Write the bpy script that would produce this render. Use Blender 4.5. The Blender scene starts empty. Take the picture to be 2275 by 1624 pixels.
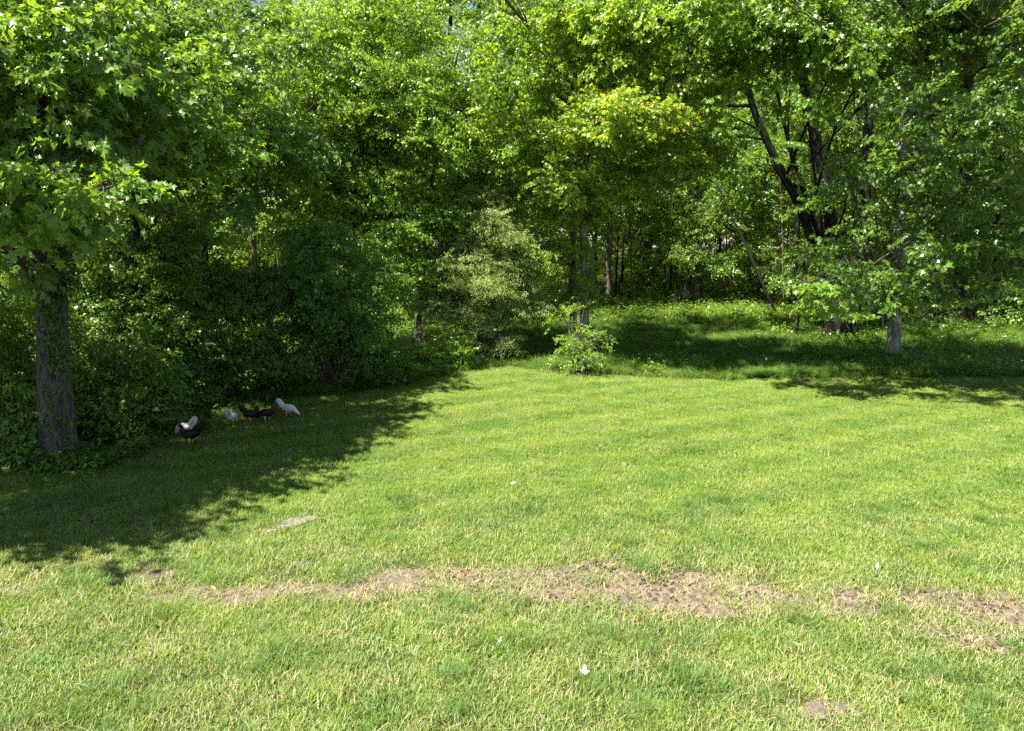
import bpy, math, random
import numpy as np
from mathutils import Vector, Matrix, Euler

random.seed(7)
RNG = np.random.default_rng(11)
SC = bpy.context.scene
COL = SC.collection
PI = math.pi

# ------------------------------------------------------------------ camera, light, exposure
CAM_H = 3.8
PITCH = math.radians(9.33)
cam_data = bpy.data.cameras.new('camera')
cam_data.sensor_width = 36.0
cam_data.lens = 36.0 * 745.0 / 1024.0
cam_data.clip_start = 0.1
cam_data.clip_end = 600.0
cam = bpy.data.objects.new('camera', cam_data)
cam.location = (0, 0, CAM_H)
cam.rotation_euler = (math.radians(90) - PITCH, 0, 0)
COL.objects.link(cam)
SC.camera = cam

SUN_EL = math.radians(60)
SUN_DIR = (-math.cos(math.radians(33)), -math.sin(math.radians(33)))      # horizontal direction towards the sun
world = bpy.data.worlds.new('World')
SC.world = world
world.use_nodes = True
wn = world.node_tree
bg = wn.nodes.get('Background') or wn.nodes.new('ShaderNodeBackground')
sky = wn.nodes.new('ShaderNodeTexSky')
sky.sky_type = 'NISHITA'
sky.sun_disc = False
sky.sun_elevation = SUN_EL
sky.sun_rotation = math.atan2(SUN_DIR[0], SUN_DIR[1]) % (2 * PI)
sky.air_density = 1.0
sky.dust_density = 0.6
wn.links.new(sky.outputs[0], bg.inputs['Color'])
bg.inputs['Strength'].default_value = 0.05
sun_data = bpy.data.lights.new('sun', 'SUN')
sun_data.energy = 5.0
sun_data.angle = math.radians(0.53)
sun_data.color = (1.0, 0.955, 0.87)
sun = bpy.data.objects.new('sun', sun_data)
sv = Vector((SUN_DIR[0] * math.cos(SUN_EL), SUN_DIR[1] * math.cos(SUN_EL), math.sin(SUN_EL)))
sun.rotation_euler = sv.to_track_quat('Z', 'Y').to_euler()
sun.location = (-30, -10, 45)
COL.objects.link(sun)

SC.view_settings.view_transform = 'Standard'
SC.view_settings.look = 'None'
SC.view_settings.gamma = 1.0
SC.view_settings.use_curve_mapping = False
SC.view_settings.exposure = 2.1
SC.cycles.max_bounces = 6
SC.cycles.diffuse_bounces = 1
SC.cycles.glossy_bounces = 2
SC.cycles.transmission_bounces = 4
SC.cycles.transparent_max_bounces = 4
SC.cycles.sample_clamp_indirect = 6.0
SC.cycles.use_denoising = False

# ------------------------------------------------------------------ helpers: noise, projection, ground
def _hash(ix, iy, seed):
    h = (ix.astype(np.int64) * 374761393 + iy.astype(np.int64) * 668265263 + seed * 974711) & 0x7fffffff
    h = (h ^ (h >> 13)) * 1274126177 & 0x7fffffff
    return ((h ^ (h >> 16)) & 0xffff) / 65535.0

def vnoise(x, y, seed=0):
    x = np.asarray(x, float); y = np.asarray(y, float)
    ix = np.floor(x); iy = np.floor(y)
    fx = x - ix; fy = y - iy
    fx = fx * fx * (3 - 2 * fx); fy = fy * fy * (3 - 2 * fy)
    a = _hash(ix, iy, seed); b = _hash(ix + 1, iy, seed)
    c = _hash(ix, iy + 1, seed); d = _hash(ix + 1, iy + 1, seed)
    return (a * (1 - fx) + b * fx) * (1 - fy) + (c * (1 - fx) + d * fx) * fy

def fbm(x, y, seed=0, octv=4):
    s = 0; amp = 0.5; t = 0
    for k in range(octv):
        s = s + amp * vnoise(x * 2 ** k, y * 2 ** k, seed + k * 17); t += amp; amp *= 0.5
    return s / t

def height(x, y):
    x = np.asarray(x, float); y = np.asarray(y, float)
    t = np.clip((y - 21.0 + 0.12 * np.abs(x)) / 10.0, 0, 1)
    rise = 0.045 * np.clip(y - 22.0, 0, None) * (t * t * (3 - 2 * t))
    rise = np.minimum(rise, 2.2)
    return rise + 0.10 * (fbm(x * 0.12, y * 0.12, 3, 2) - 0.5) * np.clip(y / 10, 0, 1) + 0.03 * (fbm(x * 0.7, y * 0.7, 9, 2) - 0.5)

F = 1655.0
def ray(X, Y):
    rx = (X - 1137.5) / F; ru = -(Y - 812.0) / F
    c, s = math.cos(PITCH), math.sin(PITCH)
    return Vector((rx, c + s * ru, -s + c * ru))

def P(X, Y, d):                                  # point seen in direction (X, Y) at distance y = d
    r = ray(X, Y)
    return Vector((0, 0, CAM_H)) + r * (d / r.y)

def G(X, Y):                                     # the ground point seen in direction (X, Y)
    r = ray(X, Y)
    lo = 1.0
    t = lo
    while t < 140:
        p = r * t
        if CAM_H + p.z < float(height(p.x, p.y)):
            break
        t += 0.05
    for _ in range(3):
        p = r * t
        t += (CAM_H + p.z - float(height(p.x, p.y))) / max(1e-3, -r.z) * 0.9
    p = r * t
    return Vector((p.x, p.y, float(height(p.x, p.y))))

def on_ground(x, y, dz=0.0):
    return Vector((x, y, float(height(x, y)) + dz))

def in_poly(x, y, poly):
    x = np.asarray(x); y = np.asarray(y)
    ins = np.zeros(x.shape, bool)
    n = len(poly)
    for i in range(n):
        x0, y0 = poly[i]; x1, y1 = poly[(i + 1) % n]
        c = ((y0 > y) != (y1 > y)) & (x < (x1 - x0) * (y - y0) / ((y1 - y0) if y1 != y0 else 1e-9) + x0)
        ins ^= c
    return ins

# ------------------------------------------------------------------ helpers: meshes and objects
class MB:
    def __init__(s):
        s.v = []; s.f = []; s.n = 0
    def add(s, v, f):
        v = np.asarray(v, float).reshape(-1, 3)
        s.v.append(v)
        n = s.n
        s.f.extend([tuple(i + n for i in q) for q in f])
        s.n += len(v)
    def mesh(s, name, mat, smooth=True):
        m = bpy.data.meshes.new(name)
        v = np.concatenate(s.v) if s.v else np.zeros((0, 3))
        m.from_pydata(v.tolist(), [], s.f)
        if mat: m.materials.append(mat)
        if smooth and len(m.polygons):
            m.polygons.foreach_set('use_smooth', np.ones(len(m.polygons), bool))
        m.update()
        return m
    def build(s, name, mat, parent=None, smooth=True, local=False):
        return link(name, s.mesh(name, mat, smooth), parent, local)

def link(name, mesh, parent=None, local=False):
    """link an object; a child's mesh is given in world coordinates unless local is set"""
    o = bpy.data.objects.new(name, mesh)
    COL.objects.link(o)
    if parent is not None:
        o.parent = parent
        if not local and parent.type == 'EMPTY':
            o.matrix_parent_inverse = Matrix.Translation(-parent.location)
    return o

def tag(o, label=None, cat=None, group=None, kind=None):
    if label: o['label'] = label
    if cat: o['category'] = cat
    if group: o['group'] = group
    if kind: o['kind'] = kind
    return o

def empty(name, loc, label, cat, group=None):
    o = bpy.data.objects.new(name, None)
    o.empty_display_size = 0.2
    COL.objects.link(o)
    o.location = loc
    return tag(o, label, cat, group)

def frames(pts):
    pts = np.asarray(pts, float)
    t = np.gradient(pts, axis=0)
    t /= np.linalg.norm(t, axis=1)[:, None] + 1e-9
    u = np.zeros_like(t); w = np.zeros_like(t)
    ref = np.array([1.0, 0, 0]) if abs(t[0][0]) < 0.8 else np.array([0, 1.0, 0])
    for i in range(len(pts)):
        a = ref - t[i] * np.dot(ref, t[i])
        a /= np.linalg.norm(a) + 1e-9
        u[i] = a; w[i] = np.cross(t[i], a); ref = a
    return t, u, w

def tube(mb, pts, rad, seg=6, wob=None, cap=True):
    pts = np.asarray(pts, float); n = len(pts)
    rad = np.asarray(rad, float)
    if rad.ndim == 0: rad = np.full(n, float(rad))
    t, u, w = frames(pts)
    a = np.arange(seg) * 2 * PI / seg
    R = np.repeat(rad[:, None], seg, 1)
    if wob is not None: R = R * wob
    v = pts[:, None, :] + R[:, :, None] * (np.cos(a)[None, :, None] * u[:, None, :] + np.sin(a)[None, :, None] * w[:, None, :])
    f = []
    for i in range(n - 1):
        for k in range(seg):
            k2 = (k + 1) % seg
            f.append((i * seg + k, i * seg + k2, (i + 1) * seg + k2, (i + 1) * seg + k))
    if cap:
        f.append(tuple(range(seg))[::-1]); f.append(tuple((n - 1) * seg + k for k in range(seg)))
    mb.add(v.reshape(-1, 3), f)

def resample(pts, n):
    pts = np.asarray(pts, float)
    d = np.concatenate([[0], np.cumsum(np.linalg.norm(np.diff(pts, axis=0), axis=1))])
    s = np.linspace(0, d[-1], n)
    # Catmull-like smoothing through linear interpolation followed by a short blur
    q = np.stack([np.interp(s, d, pts[:, k]) for k in range(3)], 1)
    for _ in range(2):
        q[1:-1] = 0.25 * q[:-2] + 0.5 * q[1:-1] + 0.25 * q[2:]
    return q

# ------------------------------------------------------------------ materials
def new_mat(name):
    m = bpy.data.materials.new(name)
    m.use_nodes = True
    nt = m.node_tree
    nt.nodes.clear()
    out = nt.nodes.new('ShaderNodeOutputMaterial')
    return m, nt, out

def rgb(c): return (c[0], c[1], c[2], 1.0)

def mixc(nt, fac, a, b):
    n = nt.nodes.new('ShaderNodeMix'); n.data_type = 'RGBA'
    if isinstance(fac, (int, float)): n.inputs[0].default_value = fac
    else: nt.links.new(fac, n.inputs[0])
    for k, c in ((6, a), (7, b)):
        if isinstance(c, tuple): n.inputs[k].default_value = rgb(c)
        else: nt.links.new(c, n.inputs[k])
    return n.outputs[2]

def mth(nt, op, a, b=None, clamp=False):
    n = nt.nodes.new('ShaderNodeMath'); n.operation = op; n.use_clamp = clamp
    for k, c in ((0, a), (1, b)):
        if c is None: continue
        if isinstance(c, (int, float)): n.inputs[k].default_value = c
        else: nt.links.new(c, n.inputs[k])
    return n.outputs[0]

def noise(nt, scale, vec=None, detail=3.0, rough=0.55):
    n = nt.nodes.new('ShaderNodeTexNoise')
    n.inputs['Scale'].default_value = scale; n.inputs['Detail'].default_value = detail; n.inputs['Roughness'].default_value = rough
    if vec is not None: nt.links.new(vec, n.inputs['Vector'])
    return n.outputs['Fac']

def attr(nt, name, kind='GEOMETRY'):
    n = nt.nodes.new('ShaderNodeAttribute'); n.attribute_name = name; n.attribute_type = kind
    return n.outputs['Fac']

def ramp(nt, fac, lo, hi):
    n = nt.nodes.new('ShaderNodeMapRange')
    n.inputs['From Min'].default_value = lo; n.inputs['From Max'].default_value = hi
    nt.links.new(fac, n.inputs['Value'])
    return n.outputs['Result']

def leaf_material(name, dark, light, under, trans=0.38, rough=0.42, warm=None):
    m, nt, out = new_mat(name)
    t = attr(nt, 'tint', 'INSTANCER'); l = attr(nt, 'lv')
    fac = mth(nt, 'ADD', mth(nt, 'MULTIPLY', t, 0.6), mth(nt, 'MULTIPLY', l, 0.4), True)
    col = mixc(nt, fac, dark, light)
    if warm is not None:                                # reddish new growth on some leaves
        w = mth(nt, 'MULTIPLY', mth(nt, 'GREATER_THAN', l, 0.93), mth(nt, 'GREATER_THAN', t, 0.78))
        col = mixc(nt, mth(nt, 'MULTIPLY', w, 0.6), col, warm)
    geo = nt.nodes.new('ShaderNodeNewGeometry')
    col2 = mixc(nt, mth(nt, 'MULTIPLY', geo.outputs['Backfacing'], 0.55), col, under)
    p = nt.nodes.new('ShaderNodeBsdfPrincipled')
    nt.links.new(col2, p.inputs['Base Color'])
    p.inputs['Roughness'].default_value = rough
    p.inputs['Specular IOR Level'].default_value = 0.5
    tr = nt.nodes.new('ShaderNodeBsdfTranslucent')
    g = nt.nodes.new('ShaderNodeMix'); g.data_type = 'RGBA'; g.blend_type = 'MULTIPLY'; g.inputs[0].default_value = 1.0
    nt.links.new(col, g.inputs[6]); g.inputs[7].default_value = (3.0, 2.5, 0.9, 1)
    nt.links.new(g.outputs[2], tr.inputs['Color'])
    mx = nt.nodes.new('ShaderNodeMixShader'); mx.inputs[0].default_value = trans
    nt.links.new(p.outputs[0], mx.inputs[1]); nt.links.new(tr.outputs[0], mx.inputs[2])
    nt.links.new(mx.outputs[0], out.inputs['Surface'])
    return m

def bark_material(name, dark, light, moss=None, vs=9.0):
    m, nt, out = new_mat(name)
    geo = nt.nodes.new('ShaderNodeNewGeometry')
    mp = nt.nodes.new('ShaderNodeMapping'); mp.inputs['Scale'].default_value = (1, 1, 0.16)
    nt.links.new(geo.outputs['Position'], mp.inputs['Vector'])
    n1 = noise(nt, vs * 3, mp.outputs[0], 5, 0.65)
    n2 = noise(nt, 2.2, geo.outputs['Position'], 3)
    col = mixc(nt, ramp(nt, n1, 0.36, 0.66), dark, light)
    if moss: col = mixc(nt, mth(nt, 'MULTIPLY', ramp(nt, n2, 0.5, 0.7), 0.6), col, moss)
    p = nt.nodes.new('ShaderNodeBsdfPrincipled')
    nt.links.new(col, p.inputs['Base Color']); p.inputs['Roughness'].default_value = 0.9
    p.inputs['Specular IOR Level'].default_value = 0.2
    b = nt.nodes.new('ShaderNodeBump'); b.inputs['Strength'].default_value = 0.8; b.inputs['Distance'].default_value = 0.03
    nt.links.new(n1, b.inputs['Height']); nt.links.new(b.outputs[0], p.inputs['Normal'])
    nt.links.new(p.outputs[0], out.inputs['Surface'])
    return m

def plain_material(name, a, b, scale=30.0, rough=0.8, spec=0.3):
    m, nt, out = new_mat(name)
    tc = nt.nodes.new('ShaderNodeTexCoord')
    n = noise(nt, scale, tc.outputs['Object'], 4)
    p = nt.nodes.new('ShaderNodeBsdfPrincipled')
    nt.links.new(mixc(nt, ramp(nt, n, 0.35, 0.65), a, b), p.inputs['Base Color'])
    p.inputs['Roughness'].default_value = rough; p.inputs['Specular IOR Level'].default_value = spec
    nt.links.new(p.outputs[0], out.inputs['Surface'])
    return m

def lawn_colour(nt, pos):
    """slow colour changes of the turf: mowing bands, lush and thin places, paler foreground"""
    sep = nt.nodes.new('ShaderNodeSeparateXYZ'); nt.links.new(pos, sep.inputs[0])
    band = mth(nt, 'SINE', mth(nt, 'ADD', mth(nt, 'MULTIPLY', mth(nt, 'SUBTRACT', mth(nt, 'MULTIPLY', sep.outputs['Y'], 0.88), mth(nt, 'MULTIPLY', sep.outputs['X'], 0.47)), 5.2),
                               mth(nt, 'MULTIPLY', noise(nt, 0.42, pos, 3), 5.0)))
    n1 = noise(nt, 0.55, pos, 3); n2 = noise(nt, 2.3, pos, 2)
    v = mth(nt, 'ADD', mth(nt, 'MULTIPLY', ramp(nt, n1, 0.3, 0.7), 0.62), mth(nt, 'MULTIPLY', ramp(nt, n2, 0.3, 0.7), 0.38))
    far = ramp(nt, sep.outputs['Y'], 8.6, 11.0)
    v = mth(nt, 'ADD', v, mth(nt, 'MULTIPLY', mth(nt, 'MULTIPLY', band, far), 0.25), True)
    return v, far, n2

def grass_material(name, green, yellow, dry, dry_share, trans=0.42):
    m, nt, out = new_mat(name)
    geo = nt.nodes.new('ShaderNodeNewGeometry')
    v, far, n2 = lawn_colour(nt, geo.outputs['Position'])
    l = attr(nt, 'lv'); hgt = attr(nt, 'bh')
    fac = mth(nt, 'ADD', mth(nt, 'MULTIPLY', v, 0.6), mth(nt, 'MULTIPLY', l, 0.4), True)
    col = mixc(nt, fac, green, yellow)
    cool = mth(nt, 'MULTIPLY', ramp(nt, attr(nt, 'tint', 'INSTANCER'), 0.50, 0.85), mth(nt, 'SUBTRACT', 0.55, mth(nt, 'MULTIPLY', far, 0.35)))
    col = mixc(nt, cool, col, (0.055, 0.150, 0.034))
    thr = mth(nt, 'SUBTRACT', 1.0, mth(nt, 'MULTIPLY', mth(nt, 'ADD', mth(nt, 'SUBTRACT', 1.2, far), mth(nt, 'MULTIPLY', mth(nt, 'SUBTRACT', noise(nt, 1.3, geo.outputs['Position'], 3), 0.5), 5.0)), dry_share))
    isdry = mth(nt, 'GREATER_THAN', attr(nt, 'lw'), thr)
    col = mixc(nt, mth(nt, 'MULTIPLY', isdry, 0.85), col, dry)
    p = nt.nodes.new('ShaderNodeBsdfPrincipled')
    nt.links.new(col, p.inputs['Base Color']); p.inputs['Roughness'].default_value = 0.5; p.inputs['Specular IOR Level'].default_value = 0.35
    tr = nt.nodes.new('ShaderNodeBsdfTranslucent')
    g = nt.nodes.new('ShaderNodeMix'); g.data_type = 'RGBA'; g.blend_type = 'MULTIPLY'; g.inputs[0].default_value = 1.0
    nt.links.new(col, g.inputs[6]); g.inputs[7].default_value = (1.7, 1.6, 0.8, 1)
    nt.links.new(g.outputs[2], tr.inputs['Color'])
    mx = nt.nodes.new('ShaderNodeMixShader'); mx.inputs[0].default_value = trans
    nt.links.new(p.outputs[0], mx.inputs[1]); nt.links.new(tr.outputs[0], mx.inputs[2])
    nt.links.new(mx.outputs[0], out.inputs['Surface'])
    return m

def ground_material():
    m, nt, out = new_mat('turf_base')
    geo = nt.nodes.new('ShaderNodeNewGeometry'); pos = geo.outputs['Position']
    v, far, n2 = lawn_colour(nt, pos)
    turf = mixc(nt, v, (0.026, 0.040, 0.011), (0.050, 0.060, 0.018))
    litter = mixc(nt, ramp(nt, noise(nt, 9.0, pos, 5), 0.35, 0.65), (0.035, 0.025, 0.014), (0.085, 0.06, 0.035))
    dirt = mixc(nt, ramp(nt, noise(nt, 14.0, pos, 5), 0.3, 0.7), (0.060, 0.045, 0.028), (0.16, 0.122, 0.076))
    col = mixc(nt, attr(nt, 'wood'), turf, litter)
    col = mixc(nt, attr(nt, 'soil'), col, dirt)
    p = nt.nodes.new('ShaderNodeBsdfPrincipled')
    nt.links.new(col, p.inputs['Base Color']); p.inputs['Roughness'].default_value = 0.95; p.inputs['Specular IOR Level'].default_value = 0.1
    b = nt.nodes.new('ShaderNodeBump'); b.inputs['Strength'].default_value = 0.9; b.inputs['Distance'].default_value = 0.03
    nt.links.new(noise(nt, 35.0, pos, 4), b.inputs['Height']); nt.links.new(b.outputs[0], p.inputs['Normal'])
    nt.links.new(p.outputs[0], out.inputs['Surface'])
    return m

def soil_material(name, a, b):
    m, nt, out = new_mat(name)
    geo = nt.nodes.new('ShaderNodeNewGeometry'); pos = geo.outputs['Position']
    n = noise(nt, 19.0, pos, 7, 0.72); n2 = noise(nt, 70.0, pos, 3)
    col = mixc(nt, ramp(nt, n, 0.33, 0.67), a, b)
    col = mixc(nt, mth(nt, 'MULTIPLY', ramp(nt, n2, 0.56, 0.7), 0.5), col, (0.25, 0.205, 0.135))
    p = nt.nodes.new('ShaderNodeBsdfPrincipled')
    nt.links.new(col, p.inputs['Base Color']); p.inputs['Roughness'].default_value = 0.97; p.inputs['Specular IOR Level'].default_value = 0.08
    bp = nt.nodes.new('ShaderNodeBump'); bp.inputs['Strength'].default_value = 1.0; bp.inputs['Distance'].default_value = 0.02
    nt.links.new(n2, bp.inputs['Height']); nt.links.new(bp.outputs[0], p.inputs['Normal'])
    nt.links.new(p.outputs[0], out.inputs['Surface'])
    return m

M = {
    'maple': leaf_material('maple_leaf', (0.042, 0.110, 0.012), (0.150, 0.260, 0.022), (0.17, 0.25, 0.12), 0.42, 0.34),
    'silver': leaf_material('silver_maple_leaf', (0.038, 0.100, 0.014), (0.135, 0.240, 0.024), (0.24, 0.33, 0.20), 0.40, 0.34),
    'bright': leaf_material('light_green_leaf', (0.060, 0.145, 0.012), (0.200, 0.325, 0.026), (0.15, 0.23, 0.09), 0.42, 0.36),
    'golden': leaf_material('young_maple_leaf', (0.060, 0.140, 0.012), (0.215, 0.325, 0.024), (0.18, 0.24, 0.10), 0.43, 0.36, (0.30, 0.19, 0.03)),
    'olive': leaf_material('silvery_olive_leaf', (0.110, 0.185, 0.042), (0.270, 0.360, 0.110), (0.30, 0.37, 0.20), 0.40, 0.42),
    'bushy': leaf_material('glossy_bush_leaf', (0.044, 0.120, 0.014), (0.110, 0.225, 0.022), (0.10, 0.18, 0.06), 0.42, 0.32),
    'back': leaf_material('wood_leaf', (0.042, 0.105, 0.012), (0.155, 0.260, 0.022), (0.14, 0.21, 0.08), 0.42, 0.36),
    'weed': leaf_material('weed_leaf', (0.055, 0.120, 0.016), (0.135, 0.215, 0.026), (0.14, 0.20, 0.09), 0.42),
    'ivy': leaf_material('ivy_leaf', (0.035, 0.090, 0.012), (0.080, 0.165, 0.020), (0.09, 0.14, 0.06), 0.34, 0.34),
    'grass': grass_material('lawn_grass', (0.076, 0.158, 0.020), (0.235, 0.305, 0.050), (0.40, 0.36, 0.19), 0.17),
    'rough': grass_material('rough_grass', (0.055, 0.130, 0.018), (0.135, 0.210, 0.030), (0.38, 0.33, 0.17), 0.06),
    'straw': plain_material('dead_straw', (0.22, 0.165, 0.08), (0.40, 0.32, 0.17), 40),
    'ground': ground_material(),
    'soil': soil_material('bare_soil', (0.056, 0.045, 0.032), (0.185, 0.150, 0.106)),
    'clod': soil_material('soil_clods', (0.045, 0.030, 0.020), (0.13, 0.09, 0.058)),
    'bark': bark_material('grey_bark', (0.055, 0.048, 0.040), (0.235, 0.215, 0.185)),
    'bark_shade': bark_material('shade_toned_bark', (0.008, 0.007, 0.006), (0.032, 0.027, 0.023)),  # darker than real bark: shade on the trunks is put into the colour
    'bark_maple': bark_material('furrowed_bark', (0.020, 0.017, 0.015), (0.150, 0.132, 0.112), (0.075, 0.085, 0.045), 11.0),
    'bark_brown': bark_material('brown_bark', (0.060, 0.042, 0.028), (0.230, 0.185, 0.140)),
    'bark_pale': bark_material('pale_grey_bark', (0.110, 0.100, 0.085), (0.300, 0.280, 0.240), (0.12, 0.14, 0.08), 5.0),
    'twig': bark_material('twig_bark', (0.05, 0.038, 0.026), (0.16, 0.125, 0.09)),
    'dead': bark_material('dead_wood', (0.22, 0.19, 0.15), (0.46, 0.41, 0.34)),
    'stone': soil_material('flat_stone', (0.115, 0.10, 0.088), (0.24, 0.205, 0.18)),
}

# ------------------------------------------------------------------ sources for scattered leaves and blades (meshes only)
MAPLE = [(0.0, 0.0), (-0.04, 0.20), (0.06, 0.44), (0.24, 0.24), (0.56, 0.52), (0.60, 0.18), (1.0, 0.0)]
def leaf_shape(kind):
    if kind == 'maple':
        half = MAPLE
    elif kind == 'torn':
        half = [(0.0, 0.0), (0.10, 0.22), (0.44, 0.46), (0.46, 0.17), (0.72, 0.15), (1.0, 0.0)]
    elif kind == 'oval':
        half = [(0.0, 0.0), (0.30, 0.26), (0.70, 0.20), (1.0, 0.0)]
    else:
        half = [(0.0, 0.0), (0.40, 0.17), (1.0, 0.0)]
    up = half; lo = [(x, -y) for x, y in half[1:-1]]
    v = [(x, y, abs(y) * 0.30 - 0.22 * x * x) for x, y in up] + [(x, y, abs(y) * 0.30 - 0.22 * x * x) for x, y in lo]
    n = len(up)
    f = []
    if kind in ('maple', 'torn'):
        c = len(v); v.append((0.22, 0, -0.01))
        f = [(c, i + 1, i) for i in range(n - 1)]
        f = [(c, i + 1, i) for i in range(n - 1)]
        lows = [0] + list(range(n, n + n - 2)) + [n - 1]
        f += [(c, lows[i], lows[i + 1]) for i in range(len(lows) - 1)]
        f = [(a, cc, b) for a, b, cc in f]
        f = [(a, cc, b) for a, b, cc in f]
    elif kind == 'oval':
        f = [(0, 4, 1), (1, 4, 5, 2), (2, 5, 3)]
    else:
        f = [(0, 2, 1), (0, 3, 2)]
    v = np.array(v)
    # make faces look up (+z)
    g = []
    for q in f:
        a, b, c2 = v[q[0]], v[q[1]], v[q[2]]
        g.append(q if np.cross(b - a, c2 - a)[2] > 0 else q[::-1])
    return v, g

def finish_source(name, parts, twig, mat, twigmat):
    """parts: list of (verts, faces, lv) leaves; twig: MB"""
    mb = MB(); lv = []
    for v, f, l in parts:
        mb.add(v, f); lv += [l] * len(v)
    nl = len(mb.f)
    if twig is not None and twig.n:
        mb.add(np.concatenate(twig.v), twig.f); lv += [0.5] * twig.n
    m = mb.mesh(name, mat, False)
    m.materials.append(twigmat)
    mi = np.zeros(len(m.polygons), np.int32); mi[nl:] = 1
    m.polygons.foreach_set('material_index', mi)
    a = m.attributes.new('lv', 'FLOAT', 'POINT'); a.data.foreach_set('value', np.array(lv, np.float32))
    return bpy.data.objects.new(name, m)

def spray(kind, size, n_leaves, length, mat, seed, spread=0.35, flat=0.5):
    rng = np.random.default_rng(seed)
    shp, fc = leaf_shape(kind)
    tw = MB(); parts = []
    axes = []
    main = np.array([[0, 0, 0], [length * 0.5, 0.02 * rng.normal(), 0.02], [length, 0.05 * rng.normal(), -0.06 * length]])
    tube(tw, main, [0.006, 0.004, 0.002], 3, cap=False)
    axes.append((main[0], main[2]))
    for k in range(4):
        t = 0.2 + 0.18 * k
        b = main[0] * (1 - t) + main[2] * t
        ang = (1 if k % 2 else -1) * rng.uniform(0.5, 1.0)
        e = b + np.array([math.cos(ang), math.sin(ang), rng.uniform(-0.25, 0.2)]) * length * rng.uniform(0.35, 0.6)
        tube(tw, np.array([b, e]), [0.003, 0.0015], 3, cap=False)
        axes.append((b, e))
    for i in range(n_leaves):
        a, b = axes[0] if rng.random() < 0.25 else axes[1 + rng.integers(4)]
        t = rng.uniform(0.25, 1.05)
        p = a * (1 - t) + b * t + rng.normal(size=3) * np.array([1, 1, 0.7]) * size * spread
        d = b - a
        yaw = math.atan2(d[1], d[0]) + rng.normal() * 0.9
        e = Euler((rng.normal() * flat, rng.uniform(-0.1, 0.9) * (0.5 + flat), yaw), 'XYZ').to_matrix()
        s = size * rng.uniform(0.65, 1.2)
        v = (shp * s) @ np.array(e).T + p
        parts.append((v, fc, rng.random()))
    return finish_source('leaf_spray', parts, tw, mat, M['twig'])

def grass_patch(mat, seed, radius, n, hmin, hmax, width, lean, curl, dryfrac_seed=0):
    rng = np.random.default_rng(seed)
    V = np.zeros((n, 7, 3)); 
    r = radius * np.sqrt(rng.random(n)) ; th = rng.random(n) * 2 * PI
    # gather the blades in tufts
    tuft = rng.normal(size=(n // 14 + 1, 2)) * radius * 0.55
    ti = rng.integers(len(tuft), size=n)
    bx = np.where(rng.random(n) < 0.6, tuft[ti, 0] + rng.normal(size=n) * 0.02, r * np.cos(th))
    by = np.where(rng.random(n) < 0.6, tuft[ti, 1] + rng.normal(size=n) * 0.02, r * np.sin(th))
    tl = rng.random(len(tuft))
    h = rng.uniform(hmin, hmax, n) * (0.75 + 0.5 * tl[ti])
    yaw = rng.random(n) * 2 * PI
    ln = np.abs(rng.normal(size=n)) * lean
    w = width * rng.uniform(0.6, 1.3, n)
    dx = np.cos(yaw); dy = np.sin(yaw)
    sx = -dy; sy = dx
    tw = rng.uniform(-0.5, 0.5, n)
    for j, (t, ww) in enumerate(((0.0, 1.0), (0.45, 0.9), (0.8, 0.55))):
        out = ln * t * h + curl * h * t * t * (0.5 + tl[ti])
        z = h * (t - 0.28 * curl * t * t)
        cx = bx + dx * out; cy = by + dy * out
        for s, k in ((-1, 0), (1, 1)):
            V[:, 2 * j + k, 0] = cx + s * sx * w * ww * 0.5 + dx * tw * w * ww * s * 0.5
            V[:, 2 * j + k, 1] = cy + s * sy * w * ww * 0.5 + dy * tw * w * ww * s * 0.5
            V[:, 2 * j + k, 2] = z
    out = ln * h + curl * h * (0.5 + tl[ti])
    V[:, 6, 0] = bx + dx * out; V[:, 6, 1] = by + dy * out; V[:, 6, 2] = h * (1 - 0.28 * curl)
    V[:, :2, 2] -= 0.01
    f = []
    for i in range(n):
        b = 7 * i
        f += [(b, b + 1, b + 3, b + 2), (b + 2, b + 3, b + 5, b + 4), (b + 4, b + 5, b + 6)]
    m = bpy.data.meshes.new('grass_tuft')
    m.from_pydata(V.reshape(-1, 3).tolist(), [], f)
    m.materials.append(mat)
    m.polygons.foreach_set('use_smooth', np.ones(len(m.polygons), bool))
    for nm, val in (('lv', np.repeat(0.5 * rng.random(n) + 0.5 * tl[ti], 7)), ('lw', np.repeat(rng.random(n), 7)), ('bh', np.tile([0, 0, .45, .45, .8, .8, 1.0], n))):
        a = m.attributes.new(nm, 'FLOAT', 'POINT'); a.data.foreach_set('value', val.astype(np.float32))
    return bpy.data.objects.new('grass_tuft', m)

def weed_patch(mat, seed, hgt, leaf, nstem, radius, kind='oval'):
    rng = np.random.default_rng(seed)
    shp, fc = leaf_shape(kind)
    tw = MB(); parts = []
    for s in range(nstem):
        b = np.array([rng.normal() * radius * 0.5, rng.normal() * radius * 0.5, -0.02])
        h = hgt * rng.uniform(0.5, 1.1)
        e = b + np.array([rng.normal() * 0.25 * h, rng.normal() * 0.25 * h, h])
        tube(tw, np.array([b, (b + e) / 2 + rng.normal(size=3) * 0.02, e]), [0.005, 0.004, 0.002], 3, cap=False)
        nl = rng.integers(5, 9)
        for k in range(nl):
            t = 0.3 + 0.7 * k / nl
            p = b * (1 - t) + e * t
            yaw = k * 2.4 + rng.normal() * 0.4
            m3 = Euler((rng.normal() * 0.3, rng.uniform(-0.4, 0.5), yaw), 'XYZ').to_matrix()
            sz = leaf * rng.uniform(0.6, 1.2)
            parts.append(((shp * sz + np.array([sz * 0.25, 0, 0])) @ np.array(m3).T + p, fc, rng.random()))
    return finish_source('weed_tuft', parts, tw, mat, M['rough'])

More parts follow.
